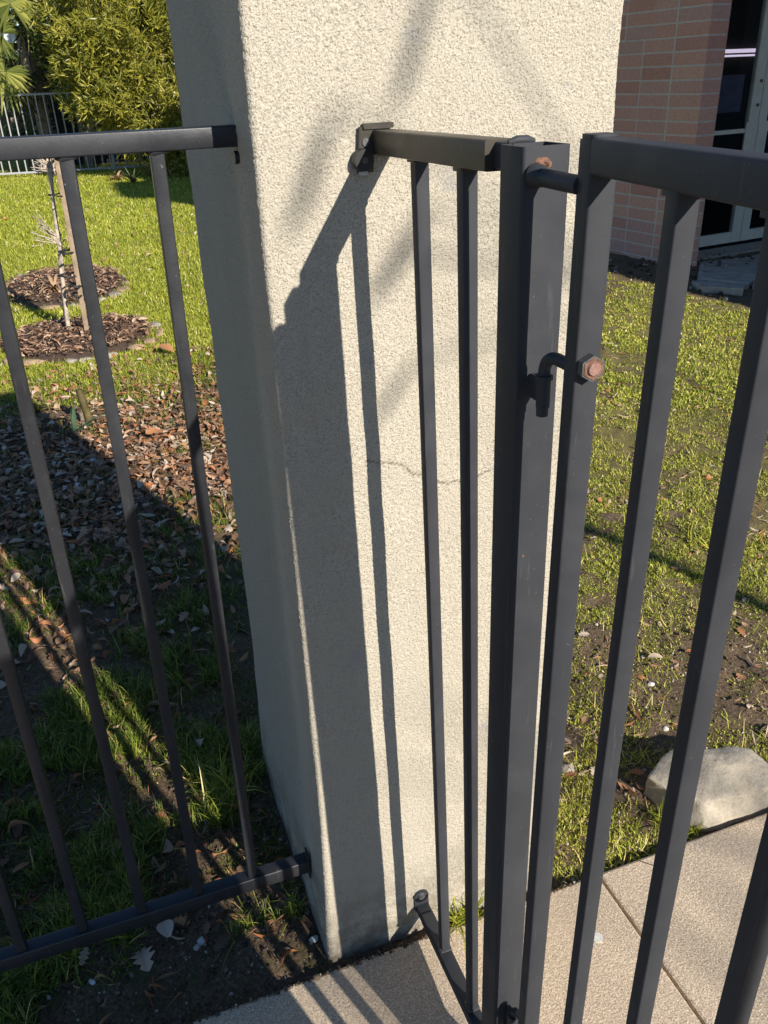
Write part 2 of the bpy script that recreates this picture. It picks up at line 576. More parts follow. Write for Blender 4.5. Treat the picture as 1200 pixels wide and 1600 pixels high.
gx = axis_coords(-90, 90, -1.1, 3.4, 0.014, 60)
gy = np.concatenate([-60 + np.linspace(0, 1, 16)[:-1] * (60 - 1.76), [-1.76, -1.705, -1.695, -1.2, -.8, -.4, -.1, -.033, -.030], np.arange(-.026, 3.6, .014),
                     3.6 + 0.02 * (np.exp(np.linspace(0, math.log(1 + 110 / .02), 150)) - 1)[1:]])
GX, GY = np.meshgrid(gx, gy)
GZ = ground_h(GX, GY)
nx, ny = len(gx), len(gy)
idx = np.arange(nx * ny).reshape(ny, nx)
Fq = np.stack([idx[:-1, :-1], idx[:-1, 1:], idx[1:, 1:], idx[1:, :-1]], -1).reshape(-1, 4)
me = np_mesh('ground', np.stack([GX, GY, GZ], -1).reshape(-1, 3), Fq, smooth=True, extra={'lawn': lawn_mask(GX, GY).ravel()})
ground = meta(link('ground', me, M['soil']), kind='structure')

# the path: slabs with a joint between them, parts of one pavement
path = meta(thing('concrete_path', None, None), kind='structure')


def slab(x0, x1, y0, y1):
    bm = MB()
    r = 0.006
    ys = [y0, y1]
    vs = []
    for z, ins in ((-0.10, 0), (-r, 0), (-r * .3, r * .3), (0.0, r)):
        vs += [(x0 + ins, y0 + ins, z), (x1 - ins, y0 + ins, z), (x1 - ins, y1 - ins, z), (x0 + ins, y1 - ins, z)]
    fs = []
    for k in range(3):
        for i in range(4):
            j = (i + 1) % 4
            fs.append((k * 4 + i, k * 4 + j, k * 4 + 4 + j, k * 4 + 4 + i))
    fs.append((12, 13, 14, 15))
    bm.add(vs, fs)
    return bm.build('slab', M['concrete'], path)


JX = [-5.4, -3.9, -2.4, -0.93, 0.552, 2.04, 3.54, 5.0, 6.5]
for a, b_ in zip(JX[:-1], JX[1:]):
    slab(a + .0016, b_ - .0016, PATH_Y0, PATH_Y1)
bm = MB()
bm.box(-5.4, 6.5, PATH_Y0 + .01, PATH_Y1 - .01, -0.115, -0.011)
bm.build('joint_filler', M['mulch'], path)
# short hairline crack from the path's edge
bm = MB()
pts = [(0.646, -0.032), (0.654, -0.040), (0.663, -0.050), (0.671, -0.057), (0.681, -0.061)]
for (x0, y0), (x1, y1) in zip(pts[:-1], pts[1:]):
    w = 0.0011
    n_ = Vector((-(y1 - y0), x1 - x0)).normalized() * w
    bm.add([(x0 - n_.x, y0 - n_.y, .0012), (x1 - n_.x, y1 - n_.y, .0012), (x1 + n_.x, y1 + n_.y, .0012), (x0 + n_.x, y0 + n_.y, .0012)], [(0, 1, 2, 3)])
bm.build('crack', M['tie'], path)
bm = MB()
bm.disc((0.472, -0.149, 0.0002), (0, 0, 1), 0.0105, 0.0012, 11)
bm.build('pale_spot', M['pebble'], path)


# ------------------------------------------------------------------ pillars
def pillar(name, X0, Y0, W, D, H, label, detail=True):
    step = 0.0026 if detail else 0.012
    # perimeter: front (y=Y0) left->right, right, back, left
    rc = 0.007
    segs = [((0, 0), (W, 0), (0, -1)), ((W, 0), (W, D), (1, 0)), ((W, D), (0, D), (0, 1)), ((0, D), (0, 0), (-1, 0))]
    P, N, S = [], [], []
    s0 = 0
    for k, (a, b_, n_) in enumerate(segs):
        L = math.hypot(b_[0] - a[0], b_[1] - a[1])
        st = step if k in (0, 3) else 0.01 if detail else 0.03
        t = np.arange(rc, L - rc + 1e-6, st)
        d = ((b_[0] - a[0]) / L, (b_[1] - a[1]) / L)
        for q in t:
            P.append((a[0] + d[0] * q, a[1] + d[1] * q)); N.append(n_); S.append(s0 + q)
        # rounded corner at b
        n2 = segs[(k + 1) % 4][2]
        cx = b_[0] - rc * (n_[0] + n2[0]); cy = b_[1] - rc * (n_[1] + n2[1])
        for j in range(1, 7):
            a_ = j / 7 * math.pi / 2
            nn = (n_[0] * math.cos(a_) + n2[0] * math.sin(a_), n_[1] * math.cos(a_) + n2[1] * math.sin(a_))
            P.append((cx + nn[0] * rc, cy + nn[1] * rc)); N.append(nn); S.append(s0 + L - rc + rc * 2 * j / 7)
        s0 += L
    P, N, S = np.array(P), np.array(N), np.array(S)
    per = s0
    zs = np.arange(-0.10, H + 1e-6, step)
    # band-passed random field for the stucco grain
    ds = 0.0026
    nw, nh = int(per / ds), int((H + .12) / ds)
    f = np.fft.rfft2(rng.standard_normal((nh, nw)))
    ky = np.fft.fftfreq(nh, ds)[:, None]
    kx = np.fft.rfftfreq(nw, ds)[None]
    kk = np.hypot(kx, ky)

    def band(f0, w):
        g = np.fft.irfft2(f * np.exp(-((kk - f0) / w) ** 2), s=(nh, nw))
        return g / g.std()
    g1 = band(165, 75)
    g2 = band(80, 40)
    g3 = band(5, 4)
    fld = 0.62 * np.clip(g1 + 0.6 * g2, -2.4, 0.5)
    grain = (fld - fld.mean()) * 0.00055
    wob = g3 * 0.0006
    si = np.minimum((S / ds).astype(int), nw - 1)
    zi = np.minimum(((zs + .10) / ds).astype(int), nh - 1)
    disp = grain[zi][:, si] + wob[zi][:, si]
    Z, SS = np.meshgrid(zs, S, indexing='ij')
    crack = np.zeros_like(Z)
    if detail:
        pts = [(0.112, .990), (0.124, .985), (0.150, .978), (0.166, .972), (0.176, .958), (0.190, .953), (0.205, .948), (0.218, .936), (0.232, .930), (0.243, .933),
               (0.262, .926), (0.285, .935), (0.30, .939)]
        for (a0, z0), (a1, z1) in zip(pts[:-1], pts[1:]):
            dx, dz = a1 - a0, z1 - z0
            t = np.clip(((SS - a0) * dx + (Z - z0) * dz) / (dx * dx + dz * dz), 0, 1)
            dd = np.hypot(SS - a0 - t * dx, Z - z0 - t * dz) + 0.0008 * (vnoise(SS * 300, Z * 300, 1) - .5)
            crack = np.maximum(crack, np.clip(1.4 - dd / 0.0012, 0, 0.8))
        crack *= (SS < W)
        disp = disp - crack * 0.0008
    # the foot of the left side bulges slightly outwards
    flare = 0.012 * np.clip((0.42 - Z) / 0.42, 0, 1) ** 1.3 * np.clip(-N[None, :, 0], 0, 1)
    d = disp + flare
    X = X0 + P[None, :, 0] + N[None, :, 0] * d
    Y = Y0 + P[None, :, 1] + N[None, :, 1] * d
    V = np.stack([X, Y, Z], -1).reshape(-1, 3)
    n, mrow = len(S), len(zs)
    idx = np.arange(n * mrow).reshape(mrow, n)
    nxt = np.roll(idx, -1, axis=1)
    F = np.stack([idx[:-1], nxt[:-1], nxt[1:], idx[1:]], -1).reshape(-1, 4)
    me = np_mesh(name, V, [F, idx[-1][None, :]], smooth=False, extra={'crack': crack.ravel()})
    t = thing(name, label, 'pillar', (X0, Y0, 0))
    link('shaft', me, M['stucco'], t)
    return t


pillar('stucco_pillar', 0, 0, 0.462, 0.55, 1.70, 'cream rough stucco pillar between the two fence panels, with gate bar shadows across its sunlit face')
pillar('stucco_pillar', 0.0, -2.27, 0.462, 0.55, 1.70, 'stucco pillar on the far side of the gate opening, outside the picture', False)

XA, YA, ZA = (1, 0, 0), (0, 1, 0), (0, 0, 1)
# ------------------------------------------------------------------ fence to the left of the pillar
fence = thing('metal_fence', 'charcoal metal picket fence fixed to the left side of the stucco pillar', 'fence', (-0.5, 0.1, 0))


def fence_v(z): return 0.10
LEAN = 0.0165   # the pickets lean a touch: metres in x between foot and top


bm = MB()
bm.bar((-2.6, .1, 1.3975), (0.012, .1, 1.3935), YA, ZA, 0.024, 0.0235, 0.002)
bm.build('top_rail', M['paint_fence'], fence)
bm = MB()
bm.bar((-2.6, .1, .145), (-0.006, .1, .145), YA, ZA, 0.026, 0.030, 0.0025)
bm.build('bottom_rail', M['paint_fence'], fence)
for k in range(24):
    xt = -0.0935 - 0.1005 * k
    xb = -0.1165 - 0.0995 * k
    bm = MB()
    bm.bar((xb, .1, .158), (xt, .1, 1.384), XA, YA, 0.0165, 0.0165, 0.0015, False)
    bm.build('picket', M['paint_fence'], fence)
    bm = MB()
    bm.tube([(xt - .011, .1, 1.3815), (xt - .004, .093, 1.3805), (xt + .011, .094, 1.3815)], [.0028, .0038, .0028], 6)
    bm.build('weld_bead', M['paint_fence'], fence)
for z0, z1, x in ((1.350, 1.4055, 0.0035), (0.118, 0.180, -0.0125)):
    bm = MB()
    bm.bar((x, .094, z0), (x, .094, z1), XA, YA, 0.0035, 0.020, 0.001)
    t_ = bm.build('mounting_tab', M['paint_fence'], fence)
    bm = MB()
    bm.disc((x - .002, .094, z0 + .02), (-1, 0, 0), .0075, .006, 6)
    bm.build('bolt', M['rubber'], t_)

# ------------------------------------------------------------------ short return panel: wall to gate post
panel = thing('return_panel', 'short dark metal panel, brown bounce light painted into its top rail, with two pickets bridging pillar face and gate post', 'fence panel', (0.15, -0.15, 0))
bm = MB()
bm.bar((0.150, -0.004, 1.3835), (0.151, -0.290, 1.3865), XA, ZA, 0.026, 0.0255, 0.002)
bm.build('top_rail', M['paint_bounce'], panel)
bm = MB()
bm.bar((0.158, -0.285, 1.3865), (0.158, -0.322, 1.3865), XA, ZA, 0.022, 0.0215, 0.002)
bm.tube([(0.146, -0.3165, 1.398), (0.153, -0.3175, 1.3995), (0.163, -0.3175, 1.3995), (0.170, -0.3165, 1.398)], [.002, .0035, .0033, .002], 8)
bm.build('rail_sleeve', M['paint'], panel)
bm = MB()
bm.bar((0.1765, -0.004, 0.054), (0.1765, -0.03, 0.056), XA, ZA, 0.024, 0.018, 0.002)
bm.bar((0.1765, -0.0295, 0.056), (0.1755, -0.325, 0.067), XA, ZA, 0.0235, 0.024, 0.002)
bm.build('bottom_rail', M['paint'], panel)
for (xt, yt), (xb, yb) in (((0.1525, -0.107), (0.1755, -0.112)), ((0.1525, -0.224), (0.1755, -0.225))):
    bm = MB()
    bm.bar((xb, yb, .078), (xt, yt, 1.373), XA, YA, 0.0155, 0.0155, 0.0014, False)
    bm.build('picket', M['paint'], panel)
    bm = MB()
    bm.bar((xb, yb, .0795), (xb, yb, .0845), XA, YA, 0.020, 0.019, 0.002)
    bm.build('weld_bead', M['weld'], panel)
    bm = MB()
    bm.bar((xt, yt, 1.369), (xt, yt, 1.374), XA, YA, 0.021, 0.021, 0.002)
    bm.build('weld_bead', M['paint_bounce'], panel)
# wall brackets
bm = MB()
bm.bar((0.127, -0.0035, 1.352), (0.131, -0.0035, 1.400), XA, YA, 0.020, 0.004, 0.0015)
bm.bar((0.144, -0.008, 1.4005), (0.144, -0.0015, 1.4005), XA, ZA, 0.036, 0.006, 0.001)
br = bm.build('wall_bracket', M['paint_bounce'], panel)
bm = MB()
bm.disc((0.1235, -0.004, 1.366), (0, -1, 0), 0.0125, 0.010, 24, 0.0115)
bm.build('rubber_bumper', M['rubber'], br)
bm = MB()
bm.disc((0.1235, -0.0142, 1.366), (0, -1, 0), 0.0035, 0.001, 10)
bm.disc((0.1285, -0.0055, 1.384), (0, -1, 0), 0.0045, 0.0015, 12)
bm.build('screw', M['weld'], br)
bm = MB()
bm.box(0.1185, 0.1285, -0.008, -0.005, 1.3495, 1.3535)
bm.build('washer', M['zinc'], br)
bm = MB()
for k in range(9):
    pass
bm.disc((0.1755, -0.001, 0.084), (0, -1, 0), 0.0145, 0.004, 24)
bm.bar((0.1765, -0.003, 0.048), (0.1755, -0.003, 0.084), XA, YA, 0.028, 0.004, 0.0005)
br = bm.build('foot_bracket', M['paint'], panel)
bm = MB()
bm.disc((0.1755, -0.005, 0.086), (0, -1, 0), 0.0078, 0.0035, 20, 0.006)
bm.disc((0.1755, -0.0085, 0.086), (0, -1, 0), 0.0026, 0.0008, 8)
bm.build('screw', M['weld'], br)

# ------------------------------------------------------------------ gate post (open square tube)
post = thing('gate_post', 'thick open topped square steel gate post between the short panel and the gate', 'post', (0.17, -0.33, 0))


def lean(xt, yt, xb, yb, z):     # top is at z=1.397
    t = z / 1.397
    return (xb + (xt - xb) * t, yb + (yt - yb) * t, z)


# outer corners at the top: x .138-.181, y -.357..-.319
bm = MB()
wx, wy, wt = 0.043, 0.040, 0.0028
ct, cb = (0.1595, -0.337), (0.1765, -0.318)
sec_o, sec_i = [], []
for sgx, sgy, a0 in ((1, 1, 0), (-1, 1, 90), (-1, -1, 180), (1, -1, 270)):
    for k in range(4):
        a_ = R(a0 + 30 * k)
        r = 0.003
        sec_o.append((sgx * (wx / 2 - r) + r * math.cos(a_), sgy * (wy / 2 - r) + r * math.sin(a_)))
        sec_i.append((sgx * (wx / 2 - r) + .6 * r * math.cos(a_) - sgx * wt * .7, sgy * (wy / 2 - r) + .6 * r * math.sin(a_) - sgy * wt * .7))
rings = []
for sec, zz in ((sec_o, -.03), (sec_o, 1.397), (sec_i, 1.397), (sec_i, 1.25)):
    t = zz / 1.397
    cx, cy = cb[0] + (ct[0] - cb[0]) * t, cb[1] + (ct[1] - cb[1]) * t
    rings.append([(cx + x, cy + y, zz) for x, y in sec])
n = 16
vs = sum(rings, [])
fs = []
for k in range(3):
    for i in range(n):
        j = (i + 1) % n
        fs.append((k * n + i, k * n + j, k * n + n + j, k * n + n + i))
bm.add(vs, fs[:n], True)
bm.add(vs, fs[n:2 * n])
bm.add(vs, fs[2 * n:], True)
bm.build('tube', M['paint'], post)
# rusty weld scar where the top hinge rod meets the post
me = MB()
gv, gf = [], []
for i in range(13):
    for j in range(9):
        x, z = 0.1555 + 0.020 * (i / 12 - .5), 1.3835 + 0.013 * (j / 8 - .5)
        e = max(0, 1 - ((i / 12 - .5) ** 2 + (j / 8 - .5) ** 2) * 4.4)
        gv.append((x, -0.3565 - 0.0035 * e * (0.5 + random.random()) + 0.002 * (e < .05), z))
for i in range(12):
    for j in range(8):
        gf.append((i * 9 + j, (i + 1) * 9 + j, (i + 1) * 9 + j + 1, i * 9 + j + 1))
me.add(gv, gf)
me.build('rusty_weld', M['rust'], post)
# sleeves welded on the post that carry the hinge pins
bm = MB()
bm.tube([(0.148, -0.3565, 1.3765), (0.1500, -0.362, 1.3755), (0.1515, -0.367, 1.375)], [.0092, .0090, .0074], 14)
bm.build('hinge_stub', M['paint'], post)
bm = MB()
bm.tube([(0.1545, -0.379, 1.2135), (0.1545, -0.379, 1.217)], .0080, 14)
bm.tube([(0.1547, -0.379, 1.188), (0.1545, -0.379, 1.215)], .0061, 14)
bm.bar((0.1560, -0.367, 1.190), (0.1560, -0.367, 1.212), XA, YA, 0.004, 0.020, 0.001)
bm.build('hinge_socket', M['paint'], post)
bm = MB()
bm.tube([(0.1735, -0.359, 0.205), (0.1735, -0.359, 0.265)], .0085, 14)
bm.bar((0.1745, -0.347, 0.21), (0.1745, -0.347, 0.26), XA, YA, 0.006, 0.022, 0.001)
bm.build('hinge_socket', M['paint'], post)

# ------------------------------------------------------------------ gate
gate = thing('metal_gate', 'charcoal metal picket gate hung beside the thick post, filling the right of the picture', 'gate', (0.16, -1.0, 0))
GZT = 1.407


def gx_at(z): return (GZT - z) * 0.006       # the gate's own lean in x


GD = Vector((-.1191, -.9929, 0))               # along the gate, away from its hinges
GN = Vector((.9929, -.1191, 0))


def gp(st, sb, z):
    """centre line of a member `s` metres along the gate (st at the top, sb at the foot)"""
    t = z / 1.39
    s_ = sb + (st - sb) * t
    o = Vector((0.1595 + gx_at(z), -0.4045 + (-0.4285 + 0.4045) * t, z))
    return o + GD * s_


def gbar(st, sb, z0, z1, w, name, mat, cap=False):
    bm = MB()
    bm.bar(gp(st, sb, z0), gp(st, sb, z1), GN, -GD, w, w, 0.0022 if w > .018 else .0014, True)
    if cap:
        p = gp(st, sb, z1)
        bm.bar(p - Vector((0, 0, .0005)), p + Vector((0, 0, .0035)), GN, -GD, w - .001, w - .001, 0.004)
    return bm.build(name, mat, gate)


gbar(0, 0, 0.05, 1.405, 0.0215, 'hinge_stile', M['paint'], True)
gbar(1.14, 1.14, 0.05, 1.405, 0.0215, 'latch_stile', M['paint'], True)
bm = MB()
bm.bar(gp(.0095, .0095, 1.3945), gp(1.13, 1.13, 1.3945), GN, ZA, 0.0215, 0.0245, 0.0028)
bm.build('top_rail', M['paint'], gate)
bm = MB()
bm.bar(gp(.0095, .0095, 0.066), gp(1.13, 1.13, 0.066), GN, ZA, 0.0215, 0.0245, 0.0028)
bm.build('bottom_rail', M['paint'], gate)
for k in range(11):
    st = (.1155, .2125, .3065)[k] if k < 3 else .3065 + .0985 * (k - 2)
    sb = (.1030, .2175, .3190)[k] if k < 3 else .3190 + .0985 * (k - 2)
    gbar(st, sb, 0.072, 1.384, 0.0152, 'picket', M['paint'])
    bm = MB()
    p = gp(st, st, 1.3815)
    bm.bar(p - Vector((0, 0, .002)), p + Vector((0, 0, .002)), GN, -GD, 0.020, 0.021, 0.003)
    bm.build('weld_bead', M['paint'], gate)


def hexprism(c, axis, r, h):
    bm = MB()
    bm.tube([Vector(c), Vector(c) + Vector(axis) * h], r, 6, True, False)
    return bm


# top hinge rod
bm = MB()
bm.tube([(0.1510, -0.364, 1.3748), (0.1535, -0.418, 1.3735)], .0070, 14)
bm.build('hinge_rod', M['paint'], gate)
# J bolt: horizontal shank through the stile, bent down into the socket
def jbolt(cx, cy_pin, cy_gate, zc, ztail):
    pts = [(cx + .004, cy_gate, zc)]
    rr = .013
    pts.append((cx + .003, cy_pin - rr, zc))
    for k in range(1, 7):
        a_ = k / 6 * math.pi / 2
        pts.append((cx + .002 * (1 - k / 6), cy_pin - rr + rr * math.sin(a_), zc - rr * (1 - math.cos(a_))))
    pts.append((cx, cy_pin, ztail))
    bm = MB()
    bm.tube(pts, .0054, 12)
    return bm.build('hinge_bolt', M['paint'], gate)


jb = jbolt(0.1545, -0.379, -0.42, 1.2345, 1.180)
bm = hexprism((0.1600, -0.436, 1.241), (-.12, -1, 0), 0.0108, 0.0095)
bm.build('hex_nut', M['weld'], jb)
bm = MB()
bm.tube([(0.1590, -0.4453, 1.241), (0.15892, -0.4461, 1.241)], [.0096, .0090], 6, True, False)
bm.build('nut_face', M['rust'], jb)
bm = MB()
bm.tube([(0.15892, -0.4460, 1.241), (0.1588, -0.4478, 1.241)], [.0057, .0050], 16)
bm.build('bolt_end', simple('worn_rusty_bolt', (0.25, 0.135, 0.105), .6, .35, 300, .5, .001), jb)
jb = jbolt(0.1735, -0.359, -0.41, 0.280, 0.20)
bm = hexprism((0.1675, -0.415, 0.282), (0, -1, 0), 0.0125, 0.0105)
bm.build('hex_nut', M['paint'], jb)


# ------------------------------------------------------------------ boulder beside the path
def boulder():
    TOP = [(0.772, 0.12, 0.045), (0.830, 0.150, 0.058), (0.885, 0.16, 0.064), (0.935, 0.122, 0.066), (0.987, 0.107, 0.070), (1.018, 0.085, 0.070), (1.030, 0.04, 0.062),
           (1.022, 0.008, 0.052), (0.992, -0.006, 0.045), (0.907, 0.002, 0.044), (0.835, 0.010, 0.040), (0.796, 0.06, 0.040)]
    BOT = [(0.775, 0.13), (0.83, 0.16), (0.89, 0.175), (0.94, 0.14), (1.0, 0.125), (1.035, 0.10), (1.048, 0.05), (1.04, 0.0), (1.0, -0.016), (0.905, -0.016), (0.825, -0.012), (0.785, 0.05)]
    import bmesh
    b = bmesh.new()
    n = 12
    tv = [b.verts.new(p) for p in TOP]
    bv = [b.verts.new((x, y, -0.03)) for x, y in BOT]
    c = b.verts.new((0.905, 0.072, 0.074))
    for i in range(n):
        j = (i + 1) % n
        b.faces.new((bv[j], bv[i], tv[i], tv[j]))
        b.faces.new((tv[j], tv[i], c))
    b.faces.new(bv)
    bmesh.ops.recalc_face_normals(b, faces=b.faces)
    bmesh.ops.bevel(b, geom=[e for e in b.edges if c not in e.verts], offset=0.006, segments=2, affect='EDGES', profile=.6)
    bmesh.ops.triangulate(b, faces=b.faces)
    for _ in range(3):
        es = [e for e in b.edges if e.calc_length() > 0.010]
        if es:
            bmesh.ops.subdivide_edges(b, edges=es, cuts=1, use_grid_fill=False)
            bmesh.ops.triangulate(b, faces=[f for f in b.faces if len(f.verts) > 3])
    b.normal_update()
    for v in b.verts:
        n1 = float(fbm(v.co.x * 1 + v.co.z, v.co.y + v.co.z, 22, 1)) - .5
        n2 = float(fbm(v.co.x + v.co.z * 2, v.co.y - v.co.z, 110, 3)) - .5
        v.co += v.normal * (0.014 * n1 + 0.004 * n2)
    me = bpy.data.meshes.new('boulder')
    b.to_mesh(me)
    b.free()
    me.polygons.foreach_set('use_smooth', [True] * len(me.polygons))
    o = link('boulder', me, M['boulder'])
    meta(o, 'large pale flat topped boulder on bare soil at the edge of the concrete path', 'boulder')


boulder()


def stone_mesh(sx, sy, sz, seed, sub=3):
    import bmesh
    b = bmesh.new()
    bmesh.ops.create_icosphere(b, subdivisions=sub, radius=1)
    r_ = random.Random(seed)
    planes = [(Vector((r_.gauss(0, 1), r_.gauss(0, 1), r_.gauss(0, .8))).normalized(), r_.uniform(.62, .85)) for _ in range(9)]
    for v in b.verts:
        for n_, d in planes:
            k = v.co.dot(n_) - d
            if k > 0:
                v.co -= n_ * k * .9
        nn = float(vnoise(v.co.x + seed, v.co.y + v.co.z, 3.0, seed % 7)) - .5
        v.co *= 1 + .12 * nn
        v.co = Vector((v.co.x * sx, v.co.y * sy, v.co.z * sz))
    me = bpy.data.meshes.new('stone')
    b.to_mesh(me)
    b.free()
    return me


def stone(name, x, y, sx, sy, sz, rot, mat, seed, label=None, cat=None, parent=None, sub=3, group=None):
    me = stone_mesh(sx, sy, sz, seed, sub)
    me.materials.append(mat)
    o = bpy.data.objects.new(name, me)
    z = float(ground_h(np.array([x]), np.array([y]))[0])
    o.location = (x, y, z + sz * .45)
    o.rotation_euler = (0, 0, rot)
    col.objects.link(o)
    if parent is not None:
        o.parent = parent
        o.location = Vector(o.location) - Vector(parent.location)
    if label:
        meta(o, label, cat, group)
    return o


stone('pebble', -0.229, 0.134, .0085, .012, .006, 0.2, M['pebble'], 3, 'oval white pebble on dark soil below the left fence rail', 'pebble')
stone('pebble', -0.431, 0.120, .006, .0075, .005, 0.7, M['pebble'], 5, 'small white pebble on dark soil below the fence near the bottom left', 'pebble')
stone('pebble', -0.026, 0.050, .010, .008, .006, 0.4, M['pebble'], 8, 'greyish white pebble against the front left foot of the pillar', 'pebble')
stone('pebble', -0.030, 0.170, .008, .010, .006, 0.9, M['pebble'], 9, 'pale pebble beside the pillar foot where the bottom rail ends', 'pebble')
stone('rock', 0.655, 0.255, .028, .02, .012, 0.9, M['boulder'], 12, 'fist sized pale rock on the soil just right of the pillar foot', 'rock')
stone('pebble', 1.02, 0.44, .010, .008, .006, 0.2, M['pebble'], 14, 'white pebble beside the tan oval leaf on the right', 'pebble')
stone('pebble', 0.952, 0.285, .009, .008, .006, 0.2, M['pebble'], 15, 'white pebble among clover above the boulder', 'pebble')
stone('pebble', -0.375, 2.36, .022, .030, .015, 0.2, M['pebble'], 17, 'egg shaped pale stone on shaded leaf litter, nearest the fence', 'pebble')
stone('pebble', -0.49, 2.75, .035, .022, .015, 0.5, M['pebble'], 18, 'wide pale stone on shaded leaf litter below the strap leaves', 'pebble')
stone('pebble', -0.385, 2.80, .022, .018, .013, 0.1, M['pebble'], 19, 'small pale stone right of the wide one on shaded leaf litter', 'pebble')
stone('pebble', -0.31, 2.62, .02, .024, .014, 0.1, M['pebble'], 21, 'bluish pale stone right of the strap leaves on shaded litter', 'pebble')


# ------------------------------------------------------------------ loose leaves, grass, soil crumbs
def visible_pts(n, x0, x1, y0, y1, dens=None):
    P = np.stack([rng.uniform(x0, x1, n), rng.uniform(y0, y1, n)], 1)
    keep = ~((P[:, 0] > -.02) & (P[:, 0] < .475) & (P[:, 1] > -.01) & (P[:, 1] < .56))
    if dens is not None:
        keep &= rng.random(n) < dens(P[:, 0], P[:, 1])
    return P[keep]


def in_bed(x, y, g=1.0):
    r = np.zeros_like(x, dtype=bool)
    for bx, by_, rx, ry in BEDS:
        r |= ((x - bx) / (rx * g)) ** 2 + ((y - by_) / (ry * g)) ** 2 < 1
    return r


def not_boulder(x, y): return ~((x > .775) & (x < 1.03) & (y > -.02) & (y < .15))


# a curled leaf: 3 columns x 5 rows
def leaf_shape(curl, width, lobes=False):
    vs, fs = [], []
    rows = 9 if lobes else 6
    for i in range(rows):
        t = i / (rows - 1)
        w = width * math.sin(math.pi * (0.06 + 0.90 * t)) ** 0.8
        if lobes:
            w *= 1.25 if i % 2 else 0.55
        z = curl * math.sin(math.pi * t) * .5 - curl * .3 * t
        zz = curl * 0.5 * w / max(width, 1e-6)
        vs += [(t - .5, -w, z + zz), (t - .5, 0, z), (t - .5, w, z + zz * .7)]
    for i in range(rows - 1):
        for j in range(2):
            a = i * 3 + j
            fs.append((a, a + 3, a + 4, a + 1))
    return np.array(vs, float), [np.array(fs)]


def scatter_leaves(name, P, smin, smax, shape, mat, tilt, lift, crange=(0, 1), label=None, cu=1.6):
    n = len(P)
    X, Y, Z = rand_frames(n, tilt)
    sz = rng.uniform(smin, smax, n)
    zz = ground_h(P[:, 0], P[:, 1]) + rng.uniform(.002, lift, n)
    PP = np.column_stack([P, zz])
    S = np.column_stack([sz, sz * rng.uniform(.7, 1.2, n), sz * rng.uniform(.2, cu, n) * rng.choice([-1, 1], n)])
    rnd = rng.uniform(crange[0], crange[1], n)
    return instance(shape[0], shape[1], PP, X, Y, Z, S, rnd)


def join_parts(parts):
    V, F4, F3, r, off = [], [], [], [], 0
    for v, fl, rr in parts:
        V.append(v)
        for f in fl:
            (F4 if f.shape[1] == 4 else F3).append(f + off)
        r.append(rr)
        off += len(v)
    F = []
    if F4: F.append(np.concatenate(F4))
    if F3: F.append(np.concatenate(F3))
    return np.concatenate(V), F, np.concatenate(r)


def litter_dens(x, y):
    band = np.exp(-((y - 2.5 - .1 * x) / 0.8) ** 2) * .95
    far = np.exp(-((y - 3.6) / 0.5) ** 2) * .35 * (fbm(x, y, 3, 5) > .45)
    base = (0.03 + 0.12 * (fbm(x, y, 2.2, 2) > .55)) * np.clip((y - .9) / 1.0, .12, 1)
    near = np.clip(1.8 - y, 0, 1) * .0
    d = np.maximum(np.maximum(band, far), base * (y < 4.2)) + near
    return np.clip(d, 0, 1)


parts = []
sh_a = leaf_shape(.35, .30)
sh_b = leaf_shape(.22, .16)
sh_c = leaf_shape(.25, .30, True)
sh_d = leaf_shape(.5, .07)
P = visible_pts(38000, -1.5, .9, .05, 4.6, litter_dens)
P = P[~in_bed(P[:, 0], P[:, 1])]
q = len(P)
parts.append(scatter_leaves('', P[:q // 3], .018, .048, sh_a, None, .45, .03))
parts.append(scatter_leaves('', P[q // 3:2 * q // 3], .022, .065, sh_b, None, .45, .03))
parts.append(scatter_leaves('', P[2 * q // 3:], .02, .055, sh_c, None, .4, .03))
P = visible_pts(2600, -1.2, -.0, .02, 2.0)
parts.append(scatter_leaves('', P[:500], .018, .038, sh_c, None, .35, .010, (0, .35)))
parts.append(scatter_leaves('', P[500:], .015, .05, sh_d, None, .35, .014, (0, .85)))
V, F, r_ = join_parts(parts)
o = link('leaf_litter', np_mesh('leaf_litter', V, F, r_), M['leaf'])
meta(o, 'brown and rust coloured fallen leaves carpeting the ground beyond the left fence', 'fallen leaves', kind='stuff')

parts = []


def rdens(x, y):
    d = .22 + .78 * (fbm(x, y, 2.6, 6) > .54)
    return np.clip(d * np.clip(1.25 - y / 5, .2, 1), 0, 1)


P = visible_pts(5200, .48, 4.2, .0, 4.2, rdens)
P = P[not_boulder(P[:, 0], P[:, 1])]
q = len(P)
parts.append(scatter_leaves('', P[:q // 4], .012, .032, sh_a, None, .35, .014, (.3, 1), cu=.8))
parts.append(scatter_leaves('', P[q // 4:q // 2], .014, .038, sh_b, None, .35, .014, (.3, 1), cu=.8))
parts.append(scatter_leaves('', P[q // 2:3 * q // 4], .014, .034, sh_c, None, .3, .014, (.45, 1), cu=.8))
parts.append(scatter_leaves('', P[3 * q // 4:], .02, .07, sh_d, None, .2, .010, (.6, 1), cu=.4))
P = visible_pts(420, -1.5, 4.0, 4.2, 12)
P = P[~in_bed(P[:, 0], P[:, 1])]
parts.append(scatter_leaves('', P, .03, .07, sh_a, None, .4, .03, (.4, 1)))
V, F, r_ = join_parts(parts)
o = link('leaf_litter', np_mesh('leaf_litter', V, F, r_), M['leaf'])
meta(o, 'scattered tan and brown leaves over the clover and soil right of the pillar', 'fallen leaves', kind='stuff')


